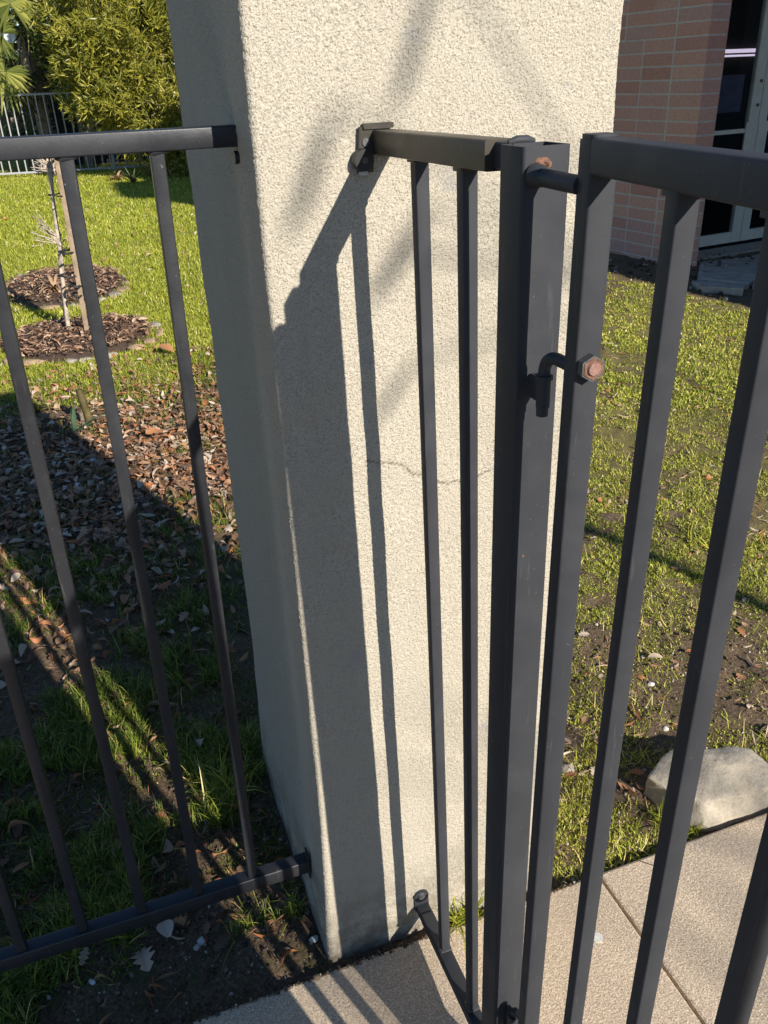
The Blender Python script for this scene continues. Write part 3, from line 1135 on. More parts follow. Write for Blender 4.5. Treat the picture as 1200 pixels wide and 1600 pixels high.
def one_leaf(x, y, size, wid, rot, c, label, tilt=(0.1, 0.05), lob=False, lift=.012):
    sv, sf = leaf_shape(.22, wid, lob)
    V = sv * np.array([size, size, size])
    me = np_mesh('fallen_leaf', V, sf, np.full(len(V), c), smooth=True)
    o = link('fallen_leaf', me, M['leaf'])
    o.location = (x, y, float(ground_h(np.array([x]), np.array([y]))[0]) + lift)
    o.rotation_euler = (tilt[0], tilt[1], rot)
    meta(o, label, 'leaf')


one_leaf(1.087, 0.515, .042, .27, -.3, .93, 'broad tan oval leaf lying flat on bare soil above the boulder')
one_leaf(1.195, 0.50, .034, .22, -.5, .66, 'small orange brown leaf right of the tan oval leaf')
one_leaf(0.20, 4.12, .10, .30, -.5, .70, 'large orange red curled leaf alone on the bright lawn', (.3, .3), False, .05)
one_leaf(1.43, 1.62, .085, .24, -.1, .90, 'pinkish tan leaf on clover between the two nearest right gate bars')
one_leaf(-0.02, 2.75, .10, .32, .6, .70, 'large rust red leaf on sunlit litter left of the pillar', (.4, .2), True, .05)
one_leaf(-0.44, 1.02, .05, .34, .6, .35, 'dull grey brown leaf in shade near the left edge', (.2, .2), True)


# grass
def blade_shape(nseg, bend):
    vs, fs = [], []
    for i in range(nseg):
        t = i / nseg
        w = .5 * (1 - t ** 1.6)
        vs += [(-w, bend * t * t, t), (w, bend * t * t, t)]
    vs.append((0, bend, 1 - .25 * bend))
    q4 = [(2 * i, 2 * i + 1, 2 * i + 3, 2 * i + 2) for i in range(nseg - 1)]
    t3 = [(2 * nseg - 2, 2 * nseg - 1, 2 * nseg)]
    r = []
    if q4: r.append(np.array(q4))
    r.append(np.array(t3))
    return np.array(vs, float), r


def grass(P, h, w, bend, nseg, lean, crange, power=1.0, zlift=-.003):
    n = len(P)
    X, Y, Z = rand_frames(n, lean)
    hh = rng.uniform(h[0], h[1], n)
    ww = rng.uniform(w[0], w[1], n)
    PP = np.column_stack([P, ground_h(P[:, 0], P[:, 1]) + zlift])
    S = np.column_stack([ww, hh, hh])
    rnd = crange[0] + (crange[1] - crange[0]) * rng.random(n) ** power
    rnd = np.clip(rnd * .8 + .35 * (fbm(P[:, 0], P[:, 1], 1.8, 4) - .35) * (crange[1] - crange[0]), 0.0, 1)
    dry = rng.random(n) < .05
    rnd = np.where(dry, rng.uniform(.9, 1, n), rnd)
    bv, bf = blade_shape(nseg, bend)
    return instance(bv, bf, PP, X, Y, Z, S, rnd)


def polar_pts(n, r0, r1, a0, a1, p=1.0):
    """points around the viewer's foot, denser near; angles measured from +y towards +x"""
    r = r0 * (r1 / r0) ** rng.random(n)
    a = rng.uniform(R(a0), R(a1), n)
    P = np.stack([-.204 + r * np.sin(a), -.982 + r * np.cos(a)], 1)
    keep = ~((P[:, 0] > -.02) & (P[:, 0] < .475) & (P[:, 1] > -.01) & (P[:, 1] < .56)) & (P[:, 1] > PATH_Y1)
    return P[keep]


# 1 near left: clumpy shaded grass
P = polar_pts(260000, 1.1, 5.2, -22, 18)
x, y = P[:, 0], P[:, 1]
cl = fbm(x, y, 5.5, 1)
tuft = fbm(x, y, 22, 5)
d = np.clip((cl - .43) * 6, 0, 1) * np.clip((tuft - .42) * 7, 0, 1)
d *= np.where(y < 0.16, .25 * np.clip((.6 - np.abs(x + .45)) * 2, 0, 1) + .1, 1)
d *= np.clip(1 - np.exp(-((y - 2.5) / .75) ** 2) * .72, 0, 1)
d *= (y < 4.1) & (x < .5)
P1 = P[rng.random(len(P)) < d]
parts = [grass(P1, (.02, .062), (.0018, .0038), .55, 3, .45, (0, .85))]
q = P1[rng.random(len(P1)) < .12]
parts.append(grass(q, (.04, .085), (.002, .0035), .8, 4, .7, (.55, 1)))
# a low mat of moss and seedlings between the clumps
P = polar_pts(120000, 1.1, 4.6, -22, 12)
x, y = P[:, 0], P[:, 1]
d = np.clip((fbm(x, y, 4, 3) - .42) * 5, 0, 1) * (y > .25) * (x < .3) * np.clip(1 - np.exp(-((y - 2.5) / .7) ** 2) * .9, 0, 1)
P = P[rng.random(len(P)) < d]
parts.append(grass(P, (.006, .018), (.003, .006), .5, 1, .8, (.1, .8)))
V, F, r_ = join_parts(parts)
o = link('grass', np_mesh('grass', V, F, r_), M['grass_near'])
meta(o, 'ragged dark tufts of grass in the shade beyond the left fence', 'grass', kind='stuff')

# 2 left lawn, mid and far
P = polar_pts(330000, 4.2, 19, -24, 24)
x, y = P[:, 0], P[:, 1]
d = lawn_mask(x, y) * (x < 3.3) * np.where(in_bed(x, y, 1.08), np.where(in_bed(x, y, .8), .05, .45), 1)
P = P[rng.random(len(P)) < d]
D = np.hypot(P[:, 0] + .2, P[:, 1] + .98)
parts = []
for lo, hi, hs, ws in ((0, 6.5, (.018, .042), (.0045, .008)), (6.5, 10, (.022, .05), (.007, .012)), (10, 30, (.025, .06), (.012, .022))):
    parts.append(grass(P[(D >= lo) & (D < hi)], hs, ws, .5, 2 if lo == 0 else 1, .5, (.2, .92)))
V, F, r_ = join_parts(parts)
o = link('lawn_grass', np_mesh('lawn_grass', V, F, r_), M['grass'])
meta(o, 'bright yellow green sunlit lawn running back to the far fence', 'grass', kind='stuff')

# 3 right side: low clover and moss with bare patches
P = polar_pts(620000, 1.15, 7.2, 16, 56)
x, y = P[:, 0], P[:, 1]
k1 = fbm(x, y, 3.2, 2)
d = np.clip((k1 - .43 + .09 * np.clip(y, 0, 2)) * 6, 0, 1) * np.clip((fbm(x, y, 14, 6) - .28) * 5, 0, 1)
soil_patch = np.exp(-(((x - 1.08) / .28) ** 2 + ((y - .33) / .16) ** 2) * 1.3)
d *= np.clip(1 - soil_patch * 1.1, 0, 1) * np.where(x > .468, 1, 0) * not_boulder(x, y)
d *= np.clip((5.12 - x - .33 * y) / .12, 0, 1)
P = P[rng.random(len(P)) < d]
D = np.hypot(P[:, 0] + .2, P[:, 1] + .98)
parts = []
for lo, hi, hs, ws, ns in ((0, 2.4, (.003, .011), (.0028, .0060), 2), (2.4, 4, (.005, .016), (.004, .008), 1), (4, 9, (.008, .022), (.007, .013), 1)):
    q = P[(D >= lo) & (D < hi)]
    parts.append(grass(q, hs, ws, .6, ns, .9, (.1, .9)))
q = P[rng.random(len(P)) < .025]
parts.append(grass(q, (.02, .055), (.0015, .003), .7, 3, .6, (.3, 1)))
V, F, r_ = join_parts(parts)
o = link('clover', np_mesh('clover', V, F, r_), M['moss'])
meta(o, 'low patchy yellow green clover and moss on the sunlit ground right of the pillar', 'ground cover', kind='stuff')


def tuft_obj(name, x, y, n, h, rad, label, cat, mat='grass', lean=.6, w=(.0025, .005), cr=(.1, .9)):
    a = rng.random(n) * 2 * np.pi
    rr = rad * np.sqrt(rng.random(n))
    P = np.stack([x + rr * np.cos(a), y + rr * np.sin(a) * .6], 1)
    V, F, r_ = grass(P, h, w, .9, 4, lean, cr)
    o = link(name, np_mesh(name, V, F, r_), M[mat])
    meta(o, label, cat)


tuft_obj('grass_tuft', .262, -.016, 95, (.03, .085), .03, 'green grass tuft growing from the gap at the foot of the pillar', 'grass tuft')
tuft_obj('grass_tuft', .775, .045, 80, (.015, .05), .035, 'bright green grass tuft at the left foot of the boulder', 'grass tuft')
tuft_obj('grass_tuft', .80, .005, 60, (.015, .04), .03, 'bright green grass tuft between boulder and path edge', 'grass tuft')
tuft_obj('grass_tuft', 1.66, .98, 130, (.04, .11), .08, 'coarse dry grass clump on the right, beside the thin pole shadow', 'grass tuft', 'grass', .8, (.003, .006), (.5, 1))
tuft_obj('grass_tuft', -.12, .48, 110, (.04, .12), .06, 'grass clump catching a bar of sun just behind the left fence foot', 'grass tuft', 'grass', .6)

# crumbs of soil and grit near the path and the pillar
ic = np.array([(0, 0, 1), (.89, 0, .45), (.28, .85, .45), (-.72, .53, .45), (-.72, -.53, .45), (.28, -.85, .45), (.72, .53, -.45), (-.28, .85, -.45), (-.89, 0, -.45), (-.28, -.85, -.45), (.72, -.53, -.45), (0, 0, -1)], float)
icf = [np.array([(0, 1, 2), (0, 2, 3), (0, 3, 4), (0, 4, 5), (0, 5, 1), (1, 6, 2), (2, 6, 7), (2, 7, 3), (3, 7, 8), (3, 8, 4), (4, 8, 9), (4, 9, 5), (5, 9, 10), (5, 10, 1), (1, 10, 6),
                 (11, 7, 6), (11, 8, 7), (11, 9, 8), (11, 10, 9), (11, 6, 10)])]
P = np.concatenate([visible_pts(5200, -.75, .0, PATH_Y1, .55), visible_pts(2600, -.02, .62, PATH_Y1 + .001, .0),
                    visible_pts(7500, .47, 1.9, PATH_Y1, .8), np.stack([rng.uniform(-.3, .5, 500), rng.uniform(-.034, -.024, 500)], 1)])
P = P[not_boulder(P[:, 0], P[:, 1])]
n = len(P)
X, Y, Z = rand_frames(n, 1.2)
s = rng.lognormal(math.log(.0019), .5, n).clip(.0008, .0075)
z = ground_h(P[:, 0], P[:, 1]) + s * .4
z = np.where(P[:, 1] < PATH_Y1, .001, z)
V, F, r_ = instance(ic, icf, np.column_stack([P, z]), X, Y, Z, np.column_stack([s, s * rng.uniform(.6, 1, n), s * rng.uniform(.5, 1, n)]), rng.random(n) ** 1.4)
o = link('soil_crumbs', np_mesh('soil_crumbs', V, F, r_), M['clod'])
meta(o, 'loose grit and soil crumbs along the edge of the path and the pillar foot', 'grit', kind='stuff')

# ------------------------------------------------------------------ planting beds with edging stones, sapling, stake
def bed(i, label, nst):
    bx, by_, rx, ry = BEDS[i]
    t = thing('planting_bed', label, 'planting bed', (bx, by_, 0))
    bm = MB()
    n = 28
    vs = [(bx, by_, .035)]
    for ring, zz in ((.5, .03), (.92, .010), (1.02, -.03)):
        for k in range(n):
            a_ = 2 * math.pi * k / n
            j = 1 + .06 * math.sin(3 * a_ + i)
            vs.append((bx + rx * ring * j * math.cos(a_), by_ + ry * ring * j * math.sin(a_), zz + random.uniform(-.006, .006)))
    fs = [(0, 1 + k, 1 + (k + 1) % n) for k in range(n)]
    for q in range(2):
        for k in range(n):
            a_, b_ = 1 + q * n + k, 1 + q * n + (k + 1) % n
            fs.append((a_, a_ + n, b_ + n, b_))
    bm.add(vs, fs, True)
    bm.build('mulch', M['mulch'], t)
    m = 1500
    a_ = rng.random(m) * 2 * np.pi
    rr = np.sqrt(rng.random(m)) * .95
    P = np.stack([bx + rx * rr * np.cos(a_), by_ + ry * rr * np.sin(a_), .02 + .02 * (1 - rr) + rng.uniform(0, .02, m)], 1)
    X, Y, Z = rand_frames(m, .6)
    s = rng.uniform(.015, .06, m)
    v0, f0 = leaf_shape(.2, .18)
    V, F, r_ = instance(v0, f0, P, X, Y, Z, np.column_stack([s, s, s]), rng.random(m) ** 1.3)
    o = link('bark_chips', np_mesh('bark_chips', V, F, r_), M['chip'], t)
    o['kind'] = 'stuff'
    k = 0
    a_ = 0.2
    while a_ < 2 * math.pi + .1:
        L = random.uniform(.03, .10)
        x = bx + rx * 1.04 * math.cos(a_)
        y = by_ + ry * 1.04 * math.sin(a_)
        tx, ty = -rx * math.sin(a_), ry * math.cos(a_)
        tl = math.hypot(tx, ty)
        if random.random() > .22: stone('edging_stone', x + random.uniform(-.03, .03), y + random.uniform(-.03, .03), L, L * random.uniform(.55, .8), random.uniform(.014, .030), math.atan2(ty, tx) + random.uniform(-.4, .4), random.choice([M['stone_tan'], M['stone_tan'], M['stone_grey']]), 40 + k * 3 + i, parent=t, sub=2)
        a_ += L * 2.1 / tl
        k += 1
    return t


bed(0, 'stone ringed mulch bed holding the pale sapling and its stake', 14)
bed(1, 'stone ringed mulch bed farther up the lawn with a withered plant', 14)


def strap_plant(name, x, y, z0, n, length, width, label, crange, spread, droop, parent=None, cat='plant'):
    bm_v, F, rn, off = [], [], [], 0
    for k in range(n):
        a_ = random.random() * 2 * math.pi
        L = length * random.uniform(.6, 1.1)
        up_ = random.uniform(.3, 1.1)
        pts = []
        for i in range(7):
            t = i / 6
            r_ = L * t * spread
            zz = L * (up_ * t - droop * t * t)
            pts.append((x + r_ * math.cos(a_), y + r_ * math.sin(a_), max(z0 + zz, z0 + .005)))
        sx, sy = -math.sin(a_), math.cos(a_)
        for i, p in enumerate(pts):
            w = width * (1 - (i / 6) ** 1.7) * (.6 + .4 * min(1, i / 2)) + .0005
            bm_v += [(p[0] - sx * w, p[1] - sy * w, p[2] + .2 * w), (p[0], p[1], p[2] - .2 * w), (p[0] + sx * w, p[1] + sy * w, p[2] + .2 * w)]
        for i in range(6):
            for j in range(2):
                q = off + i * 3 + j
                F.append((q, q + 3, q + 4, q + 1))
        off += 21
        rn += [random.uniform(*crange)] * 21
    me = np_mesh(name, np.array(bm_v), np.array(F), np.array(rn), smooth=True)
    o = link(name, me, M['strap'], parent)
    if label:
        meta(o, label, cat)
    return o


strap_plant('withered_plant', -0.42, 6.25, .03, 26, .30, .014, 'withered pinkish brown strap leaved plant drooping in the farther bed', (.78, 1), .8, .9)
strap_plant('strap_leaf_plant', -0.37, 2.98, 0, 5, .22, .014, 'small plant with a few bluish green strap leaves in shaded litter', (.2, .6), .7, .35)
strap_plant('fern', 0.93, 14.6, 0, 30, .34, .02, 'pale spiky plant at the foot of the far grey fence', (.4, .8), .7, .2)
strap_plant('orange_plant', 0.72, 15.4, 0, 24, .26, .03, 'small orange leaved plant at the foot of the far grey fence', (.86, 1), .8, .5)

# cut stalk
st = thing('cut_stalk', 'short dark round topped cut stalk standing where lawn meets leaf litter', 'stalk', (-0.31, 3.12, 0))
bm = MB()
bm.tube([(-.300, 3.12, -.03), (-.302, 3.12, .05), (-.310, 3.12, .12), (-.314, 3.12, .155), (-.315, 3.12, .168)], [.016, .017, .019, .017, .007], 12)
bm.build('stem', simple('green_brown_stalk', (.10, .075, .022), .8, .5, 22, .4), st)
bm = MB()
bm.tube([(-.328, 3.115, -.02), (-.330, 3.11, .055)], [.009, .010], 8)
bm.build('side_shoot', M['bark_grey'], st)

# sapling
sap = thing('young_sapling', 'slender pruned sapling with pale bark and knobbly twig clusters, tied to a wooden stake', 'sapling', (-.353, 4.94, 0))
bm = MB()
bm.tube([(-.348, 4.90, -.02), (-.340, 4.90, .12), (-.318, 4.92, .36), (-.312, 4.93, .46), (-.288, 4.93, .50), (-.282, 4.94, .53)], [.017, .015, .014, .014, .015, .019], 9)
bm.build('trunk', M['bark_white'], sap)
bm = MB()
bm.tube([(-.353, 4.94, -.02), (-.345, 4.94, .15), (-.322, 4.95, .34), (-.298, 4.95, .50), (-.290, 4.94, .66), (-.276, 4.94, .85), (-.262, 4.94, .97), (-.258, 4.94, 1.02)],
        [.014, .013, .013, .018, .014, .0125, .014, .022], 9)
bm.build('trunk', M['bark_white'], sap)


def twigs(bm, base, n, L, dirs, r0=.006, depth=2):
    for k in range(n):
        d = Vector(dirs[k % len(dirs)]) + Vector((random.uniform(-.35, .35), random.uniform(-.5, .5), random.uniform(-.3, .3)))
        d.normalize()
        l = L * random.uniform(.5, 1.1)
        p = Vector(base) + Vector((random.uniform(-.012, .012), 0, random.uniform(-.03, .03)))
        pts = [p]
        for i in range(3):
            d = (d + Vector((random.uniform(-.25, .25), random.uniform(-.25, .25), random.uniform(-.2, .25)))).normalized()
            pts.append(pts[-1] + d * l / 3)
        bm.tube(pts, [r0, r0 * .75, r0 * .55, r0 * .25], 5)
        if depth > 1:
            twigs(bm, pts[2], 2, l * .45, [tuple(d)], r0 * .5, depth - 1)


bm = MB()
for _ in range(7):
    q = Vector((-.262, 4.94, 1.0)) + Vector((random.uniform(-.025, .03), random.uniform(-.02, .02), random.uniform(-.03, .05)))
    bm.tube([q - Vector((0, 0, .015)), q, q + Vector((0, 0, .014))], [.006, .016, .006], 7)
twigs(bm, (-.262, 4.94, 1.02), 12, .13, [(-1, 0, .35), (-.9, 0, .6), (-.6, .2, 1), (.5, 0, 1), (.3, 0, .9), (-1, 0, .15)], .008)
for _ in range(6):
    q = Vector((-.296, 4.94, .60)) + Vector((random.uniform(-.02, .02), random.uniform(-.02, .02), random.uniform(-.05, .05)))
    bm.tube([q - Vector((0, 0, .015)), q, q + Vector((0, 0, .014))], [.006, .014, .006], 7)
twigs(bm, (-.30, 4.94, .60), 12, .17, [(-1, 0, .5), (-.9, 0, .8), (-1, .1, .2), (-.6, 0, .9)], .0055)
twigs(bm, (-.28, 4.94, .56), 3, .10, [(1, 0, .9), (.8, 0, 1.2)], .004)
bm.build('twigs', M['bark_white'], sap)

stk = thing('wooden_stake', 'leaning square wooden stake standing behind the pale sapling in the mulch bed', 'stake', (-.235, 4.79, 0))
bm = MB()
bm.bar((-.236, 4.79, -.05), (-.205, 4.79, 1.12), (1, 0, 0), (0, 1, 0), .030, .030, .003)
bm.build('shaft', M['wood'], stk)
for z, w in ((.88, .008), (.545, .014), (.40, .012), (.335, .020), (.275, .014)):
    x = -.236 + .031 * z / 1.12
    bm = MB()
    xs = {.88: -.275, .545: -.283, .40: -.318}.get(z, x - .03)
    zz = z
    pts = []
    for k in range(13):
        a_ = 2 * math.pi * k / 12
        cx, hx = (x + xs) / 2, abs(x - xs) / 2 + .022
        pts.append((cx + hx * math.cos(a_), 4.80 + (.028 + .08 * (math.cos(a_) < 0)) * math.sin(a_), zz + .01 * math.sin(2 * a_)))
    bm.tube(pts, w * .5, 6, False)
    bm.build('tie', M['tie'], stk)


# ------------------------------------------------------------------ brick building with glazed door
C = Vector((4.15, 4.42, 0))
E1 = Vector((.9925, .122, 0))
E2 = Vector((-.122, .9925, 0))
bld = thing('brick_building', 'brick building corner in shade with a pale framed glass entrance door', 'building', C)


def BP(a, b_, z): return tuple(C + E1 * a + E2 * b_ + Vector((0, 0, z)))


def obox(bm, a0, a1, b0, b1, z0, z1):
    P = [BP(a, b_, z) for z in (z0, z1) for a, b_ in ((a0, b0), (a1, b0), (a1, b1), (a0, b1))]
    bm.add(P, [(0, 3, 2, 1), (4, 5, 6, 7), (0, 1, 5, 4), (1, 2, 6, 5), (2, 3, 7, 6), (3, 0, 4, 7)])


bm = MB()
obox(bm, .0022, .177, .0022, 6.0, -.1, 3.1)          # side wall core (mortar)
w_ = bm.build('wall', M['mortar'], bld)
bm = MB()
obox(bm, .176, 5.0, 2.6, 6.0, -.1, 3.1)
obox(bm, 2.2, 5.0, .3, 2.6, -.1, 3.1)
obox(bm, .176, 2.2, .30, .42, 2.35, 3.1)
obox(bm, 1.3, 2.2, 1.31, 1.40, 0, 2.4)
bm.build('inner_wall', M['dark_room'], bld)
CH, BL = 0.0905, 0.3145
bL = MB(); obox(bL, 0, .010, .004, BL - .006, .0045, CH - .0045)


def brick_mesh(la, lb):
    """a brick with slightly softened edges; local x = along e1 (la), y = along e2 (lb)"""
    import bmesh
    b = bmesh.new()
    bmesh.ops.create_cube(b, size=1)
    for v in b.verts:
        v.co = Vector((v.co.x * la, v.co.y * lb, v.co.z * (CH - .011)))
    bmesh.ops.bevel(b, geom=list(b.edges), offset=.0025, segments=1, affect='EDGES')
    for v in b.verts:
        v.co += Vector([random.uniform(-.0009, .0009) for _ in range(3)])
    me = bpy.data.meshes.new('brick')
    b.to_mesh(me)
    b.free()
    me.materials.append(M['brick'])
    return me


side_bricks = [brick_mesh(.03, BL - .011) for _ in range(4)]
corner_bricks = [brick_mesh(.180, BL - .011) for _ in range(4)]
angB = math.atan2(E1.y, E1.x)


def put_brick(me, a, b_, z):
    o = bpy.data.objects.new('brick', me)
    o.location = E1 * a + E2 * b_ + Vector((0, 0, z))
    o.rotation_euler = (0, 0, angB)
    col.objects.link(o)
    o.parent = bld


nb = 0
for r_i in range(27):
    z = .0785 - CH + CH * r_i + CH / 2
    stag = 0.0 if r_i < 18 else -BL / 2
    if r_i >= 18:
        put_brick(random.choice(corner_bricks), .09, .152, z)
    else:
        put_brick(random.choice(corner_bricks), .09, .152, z)
    for c_i in range(1, 7):
        put_brick(random.choice(side_bricks), .0150 + random.uniform(-.0012, .0012), BL / 2 + BL * c_i + (stag + .05 if r_i >= 18 and c_i > 1 else 0), z)
        nb += 1
# dirt plinth, step, door
bm = MB(); obox(bm, .19, 3.0, .10, .34, -.1, .072); bm.build('door_step', M['step'], bld)
DO = .33   # door plane
door = MB()
obox(door, .18, .30, DO - .02, DO + .05, .075, 2.3)
bm = door; bm.build('door_jamb', M['white_frame'], bld)


def door_part(name, boxes, mat, parent):
    bm = MB()
    for q in boxes:
        obox(bm, *q)
    return bm.build(name, mat, parent)


for a0, a1 in ((.302, .990), (.998, 1.70)):
    fr = door_part('door', [(a0, a0 + .09 if a0 > .9 else a0 + .03, DO, DO + .04, .10, 2.2), (a1 - .10, a1, DO, DO + .04, .10, 2.2),
                            (a0, a1, DO + .003, DO + .037, .10, .185), (a0, a1, DO + .003, DO + .037, .945, .975), (a0, a1, DO + .003, DO + .037, 2.12, 2.2)], M['white_frame'], bld)
    door_part('pane', [(a0 + .02, a1 - .08, DO + .016, DO + .022, .17, 2.14)], M['glass'], fr)
    door_part('lock_plate', [((a1 - .128, a1 - .002) if a0 < .9 else (a0 + .002, a0 + .11)) + (DO - .006, DO + .001, .60, 1.02)], M['white_frame'], fr)
    if a0 < .9:
        for zz in (1.14, 1.31):
            bm = MB()
            bm.disc(BP(a1 - .035, DO, zz), -E2, .012, .010, 14)
            bm.build('lock_cylinder', M['rust'], fr)
        pn = door_part('notice', [(.50, .80, DO + .026, DO + .028, 1.10, 1.36)], M['paper'], fr)
bm = MB()
obox(bm, .2, 2.2, .38, 2.58, -.02, .07)
bm.build('inside_floor', M['dark_room'], bld)
lt = thing('glowing_strip', 'pinkish white glowing strip behind the upper glass of the entrance door', 'light', BP(1.78, 1.3, 1.7))  # emissive bars for the pale streak in the door glass
bm = MB()
obox(bm, 1.50, 2.02, 1.27, 1.30, 1.517, 1.547)
bm.build('tube', M['tube'], lt)
bm = MB()
obox(bm, 1.56, 2.0, 1.28, 1.30, 1.487, 1.503)
bm.build('lower_strip', M['tube'], lt)
# roof over the entrance
bm = MB()
obox(bm, -.35, 5.2, -.9, 6.4, 3.1, 3.28)
bm.build('roof', M['roof'], bld)

# flagstones before the door
wk = meta(thing('flagstone_path', None, None, (4.4, 4.0, 0)), kind='structure')
flags = [[(4.05, 4.08), (4.62, 4.76), (5.3, 4.98), (5.35, 4.40), (4.66, 4.02), (4.25, 3.78)],
         [(4.27, 3.76), (4.68, 4.0), (5.4, 4.36), (6.0, 3.7), (5.2, 3.2), (4.62, 3.30), (4.36, 3.42)],
         [(3.96, 4.03), (4.20, 3.76), (4.10, 3.66), (3.90, 3.86)]]
for fl in flags:
    bm = MB()
    n = len(fl)
    z0, z1 = .0, .052
    cx, cy = sum(p[0] for p in fl) / n, sum(p[1] for p in fl) / n
    ring = lambda s, z: [(cx + (x - cx) * s, cy + (y - cy) * s, z) for x, y in fl]
    vs = ring(1, -.03) + ring(1, z1 - .01) + ring(.985, z1)
    fs = [(k * n + i, k * n + (i + 1) % n, (k + 1) * n + (i + 1) % n, (k + 1) * n + i) for k in range(2) for i in range(n)] + [tuple(range(2 * n, 3 * n))]
    area = sum(fl[i][0] * fl[(i + 1) % n][1] - fl[(i + 1) % n][0] * fl[i][1] for i in range(n))
    if area < 0:
        fs = [f[::-1] for f in fs]
    bm.add(vs, fs)
    bm.build('flagstone', M['flag'], wk)
# rough clods of bare soil along the wall foot
m = 500
P = np.stack([rng.uniform(3.2, 4.9, m), rng.uniform(3.6, 4.9, m)], 1)
X, Y, Z = rand_frames(m, 1)
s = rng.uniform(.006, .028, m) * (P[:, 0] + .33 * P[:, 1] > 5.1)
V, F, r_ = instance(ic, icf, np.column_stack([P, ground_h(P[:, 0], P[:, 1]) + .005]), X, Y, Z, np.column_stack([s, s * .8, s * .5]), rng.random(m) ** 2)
o = link('soil_clods', np_mesh('soil_clods', V, F, r_), M['clod'])
meta(o, 'rough dark clods of soil at the foot of the brick wall', 'soil', kind='stuff')

# ------------------------------------------------------------------ far grey fence
ff = thing('picket_fence', 'tall grey metal picket fence crossing the far end of the lawn', 'fence', (.6, 17.2, 0))
FA, FB = Vector((-5.2, 18.05, 0)), Vector((6.0, 16.55, 0))
dv = (FB - FA).normalized()
nv = Vector((-dv.y, dv.x, 0))
bm = MB(); bm.bar(FA + Vector((0, 0, 1.385)), FB + Vector((0, 0, 1.385)), nv, ZA, .03, .035, .003); bm.build('top_rail', M['grey_paint'], ff)
bm = MB(); bm.bar(FA + Vector((0, 0, .06)), FB + Vector((0, 0, .06)), nv, ZA, .03, .035, .003); bm.build('bottom_rail', M['grey_paint'], ff)
L = (FB - FA).length
n = int(L / .142)
for k in range(n):
    p = FA + dv * (k * .142 + .05)
    bm = MB(); bm.bar(p + Vector((0, 0, .04)), p + Vector((0, 0, 1.375)), dv, nv, .022, .022, .002)
    bm.build('picket', M['grey_paint'], ff)
for k in range(6):
    p = FA + dv * (.5 + 2.74 * k - .04)
    p = FA + dv * (6.07 - 2.75 * 2 + 2.75 * k)
    bm = MB(); bm.bar(p + Vector((0, 0, -.05)), p + Vector((0, 0, 1.42)), dv, nv, .055, .055, .003)
    bm.build('fence_post', M['grey_paint'], ff)


# ------------------------------------------------------------------ shrubs
def crown(center, rad, ntips, nleaf, lsize, lwid, seed, zmin=.05, crange=(0, 1), droop=.0, lumps=5.0, inner=.38, rot=0.0):
    r_ = np.random.default_rng(seed)
    u = r_.random(ntips) * 2 * np.pi
    c = r_.uniform(-1, 1, ntips)
    s = np.sqrt(1 - c * c)
    dirs = np.stack([s * np.cos(u), s * np.sin(u), c], 1)
    lump = 1 + .62 * (vnoise(dirs[:, 0] * lumps + dirs[:, 2] * 3, dirs[:, 1] * lumps + dirs[:, 2] * lumps, 1, seed % 5) - .5)
    rr = (inner + (1 - inner) * r_.random(ntips) ** .45) * lump
    T = np.array(center) + dirs * rr[:, None] * np.array(rad)
    ho = vnoise(T[:, 0] * 2.6 + T[:, 1], T[:, 2] * 2.9 + T[:, 1] * .5, 1, (seed + 2) % 5)
    T = T[(T[:, 2] > zmin) & (ho > .36)]
    dirs = (T - np.array(center)) / np.array(rad)
    dirs /= np.linalg.norm(dirs, axis=1)[:, None]
    m = len(T)
    base = np.repeat(T, nleaf, 0)
    out = np.repeat(dirs, nleaf, 0)
    N = len(base)
    ax = out * .75 + r_.normal(0, .75, (N, 3)) + np.array([0, 0, .35 - droop])
    ax /= np.linalg.norm(ax, axis=1)[:, None]
    side = np.cross(ax, r_.normal(0, 1, (N, 3)))
    side /= np.linalg.norm(side, axis=1)[:, None]
    nrm = np.cross(ax, side)
    L = lsize * r_.uniform(.6, 1.15, N)
    bv = np.array([(0, 0, 0), (.35, -.5, .03), (.45, .5, .03), (1, 0, -.08)], float)
    bf = [np.array([(0, 1, 3, 2)])]
    base = base + ax * (r_.uniform(-.3, .5, N) * lsize)[:, None]
    tone = np.repeat(np.clip(r_.normal(.5, .2, m), 0, 1), nleaf) * .55 + r_.random(N) * .45
    tone = crange[0] + (crange[1] - crange[0]) * tone
    return instance(bv, bf, base, ax, side, nrm, np.column_stack([L, L * lwid, L]), tone)


def shrub(name, label, cat, crowns, mat, trunks, tmat, loc):
    t = thing(name, label, cat, loc)
    V, F, r_ = join_parts(crowns)
    link('crown', np_mesh('crown', V, F, r_), mat, t)
    if trunks:
        bm = MB()
        for pts, rad in trunks:
            bm.tube(pts, rad, 8)
        bm.build('trunk', tmat, t)
    return t


tr = [([(1.6 + random.uniform(-.3, .3), 15.9, -.05), (1.3 + 1.1 * random.random(), 15.7, .9), (.6 + 2.2 * random.random(), 15.3, 1.9)], [.05, .04, .015]) for _ in range(9)]
shrub('leafy_shrub', 'big rounded shrub with dense narrow yellow green leaves spilling over the far fence', 'shrub',
      [crown((1.75, 15.9, 1.75), (1.55, 1.3, 1.65), 3400, 9, .15, .19, 5, .12),
       crown((.75, 15.7, 1.65), (.72, .8, .85), 1100, 9, .14, .19, 6, .5),
       crown((2.4, 15.3, .75), (1.2, .8, .80), 1500, 9, .15, .19, 7, .05),
       crown((1.05, 15.6, 2.5), (1.1, 1.0, 1.0), 1500, 9, .15, .19, 8, .5)], M['oleander'], tr, M['bark_grey'], (1.7, 15.9, 0))
tr = [([(.4, 18.8, -.05), (.3 + .5 * random.random(), 18.7, 1.2), (-.2 + 1.2 * random.random(), 18.4, 2.6)], [.07, .05, .02]) for _ in range(5)]
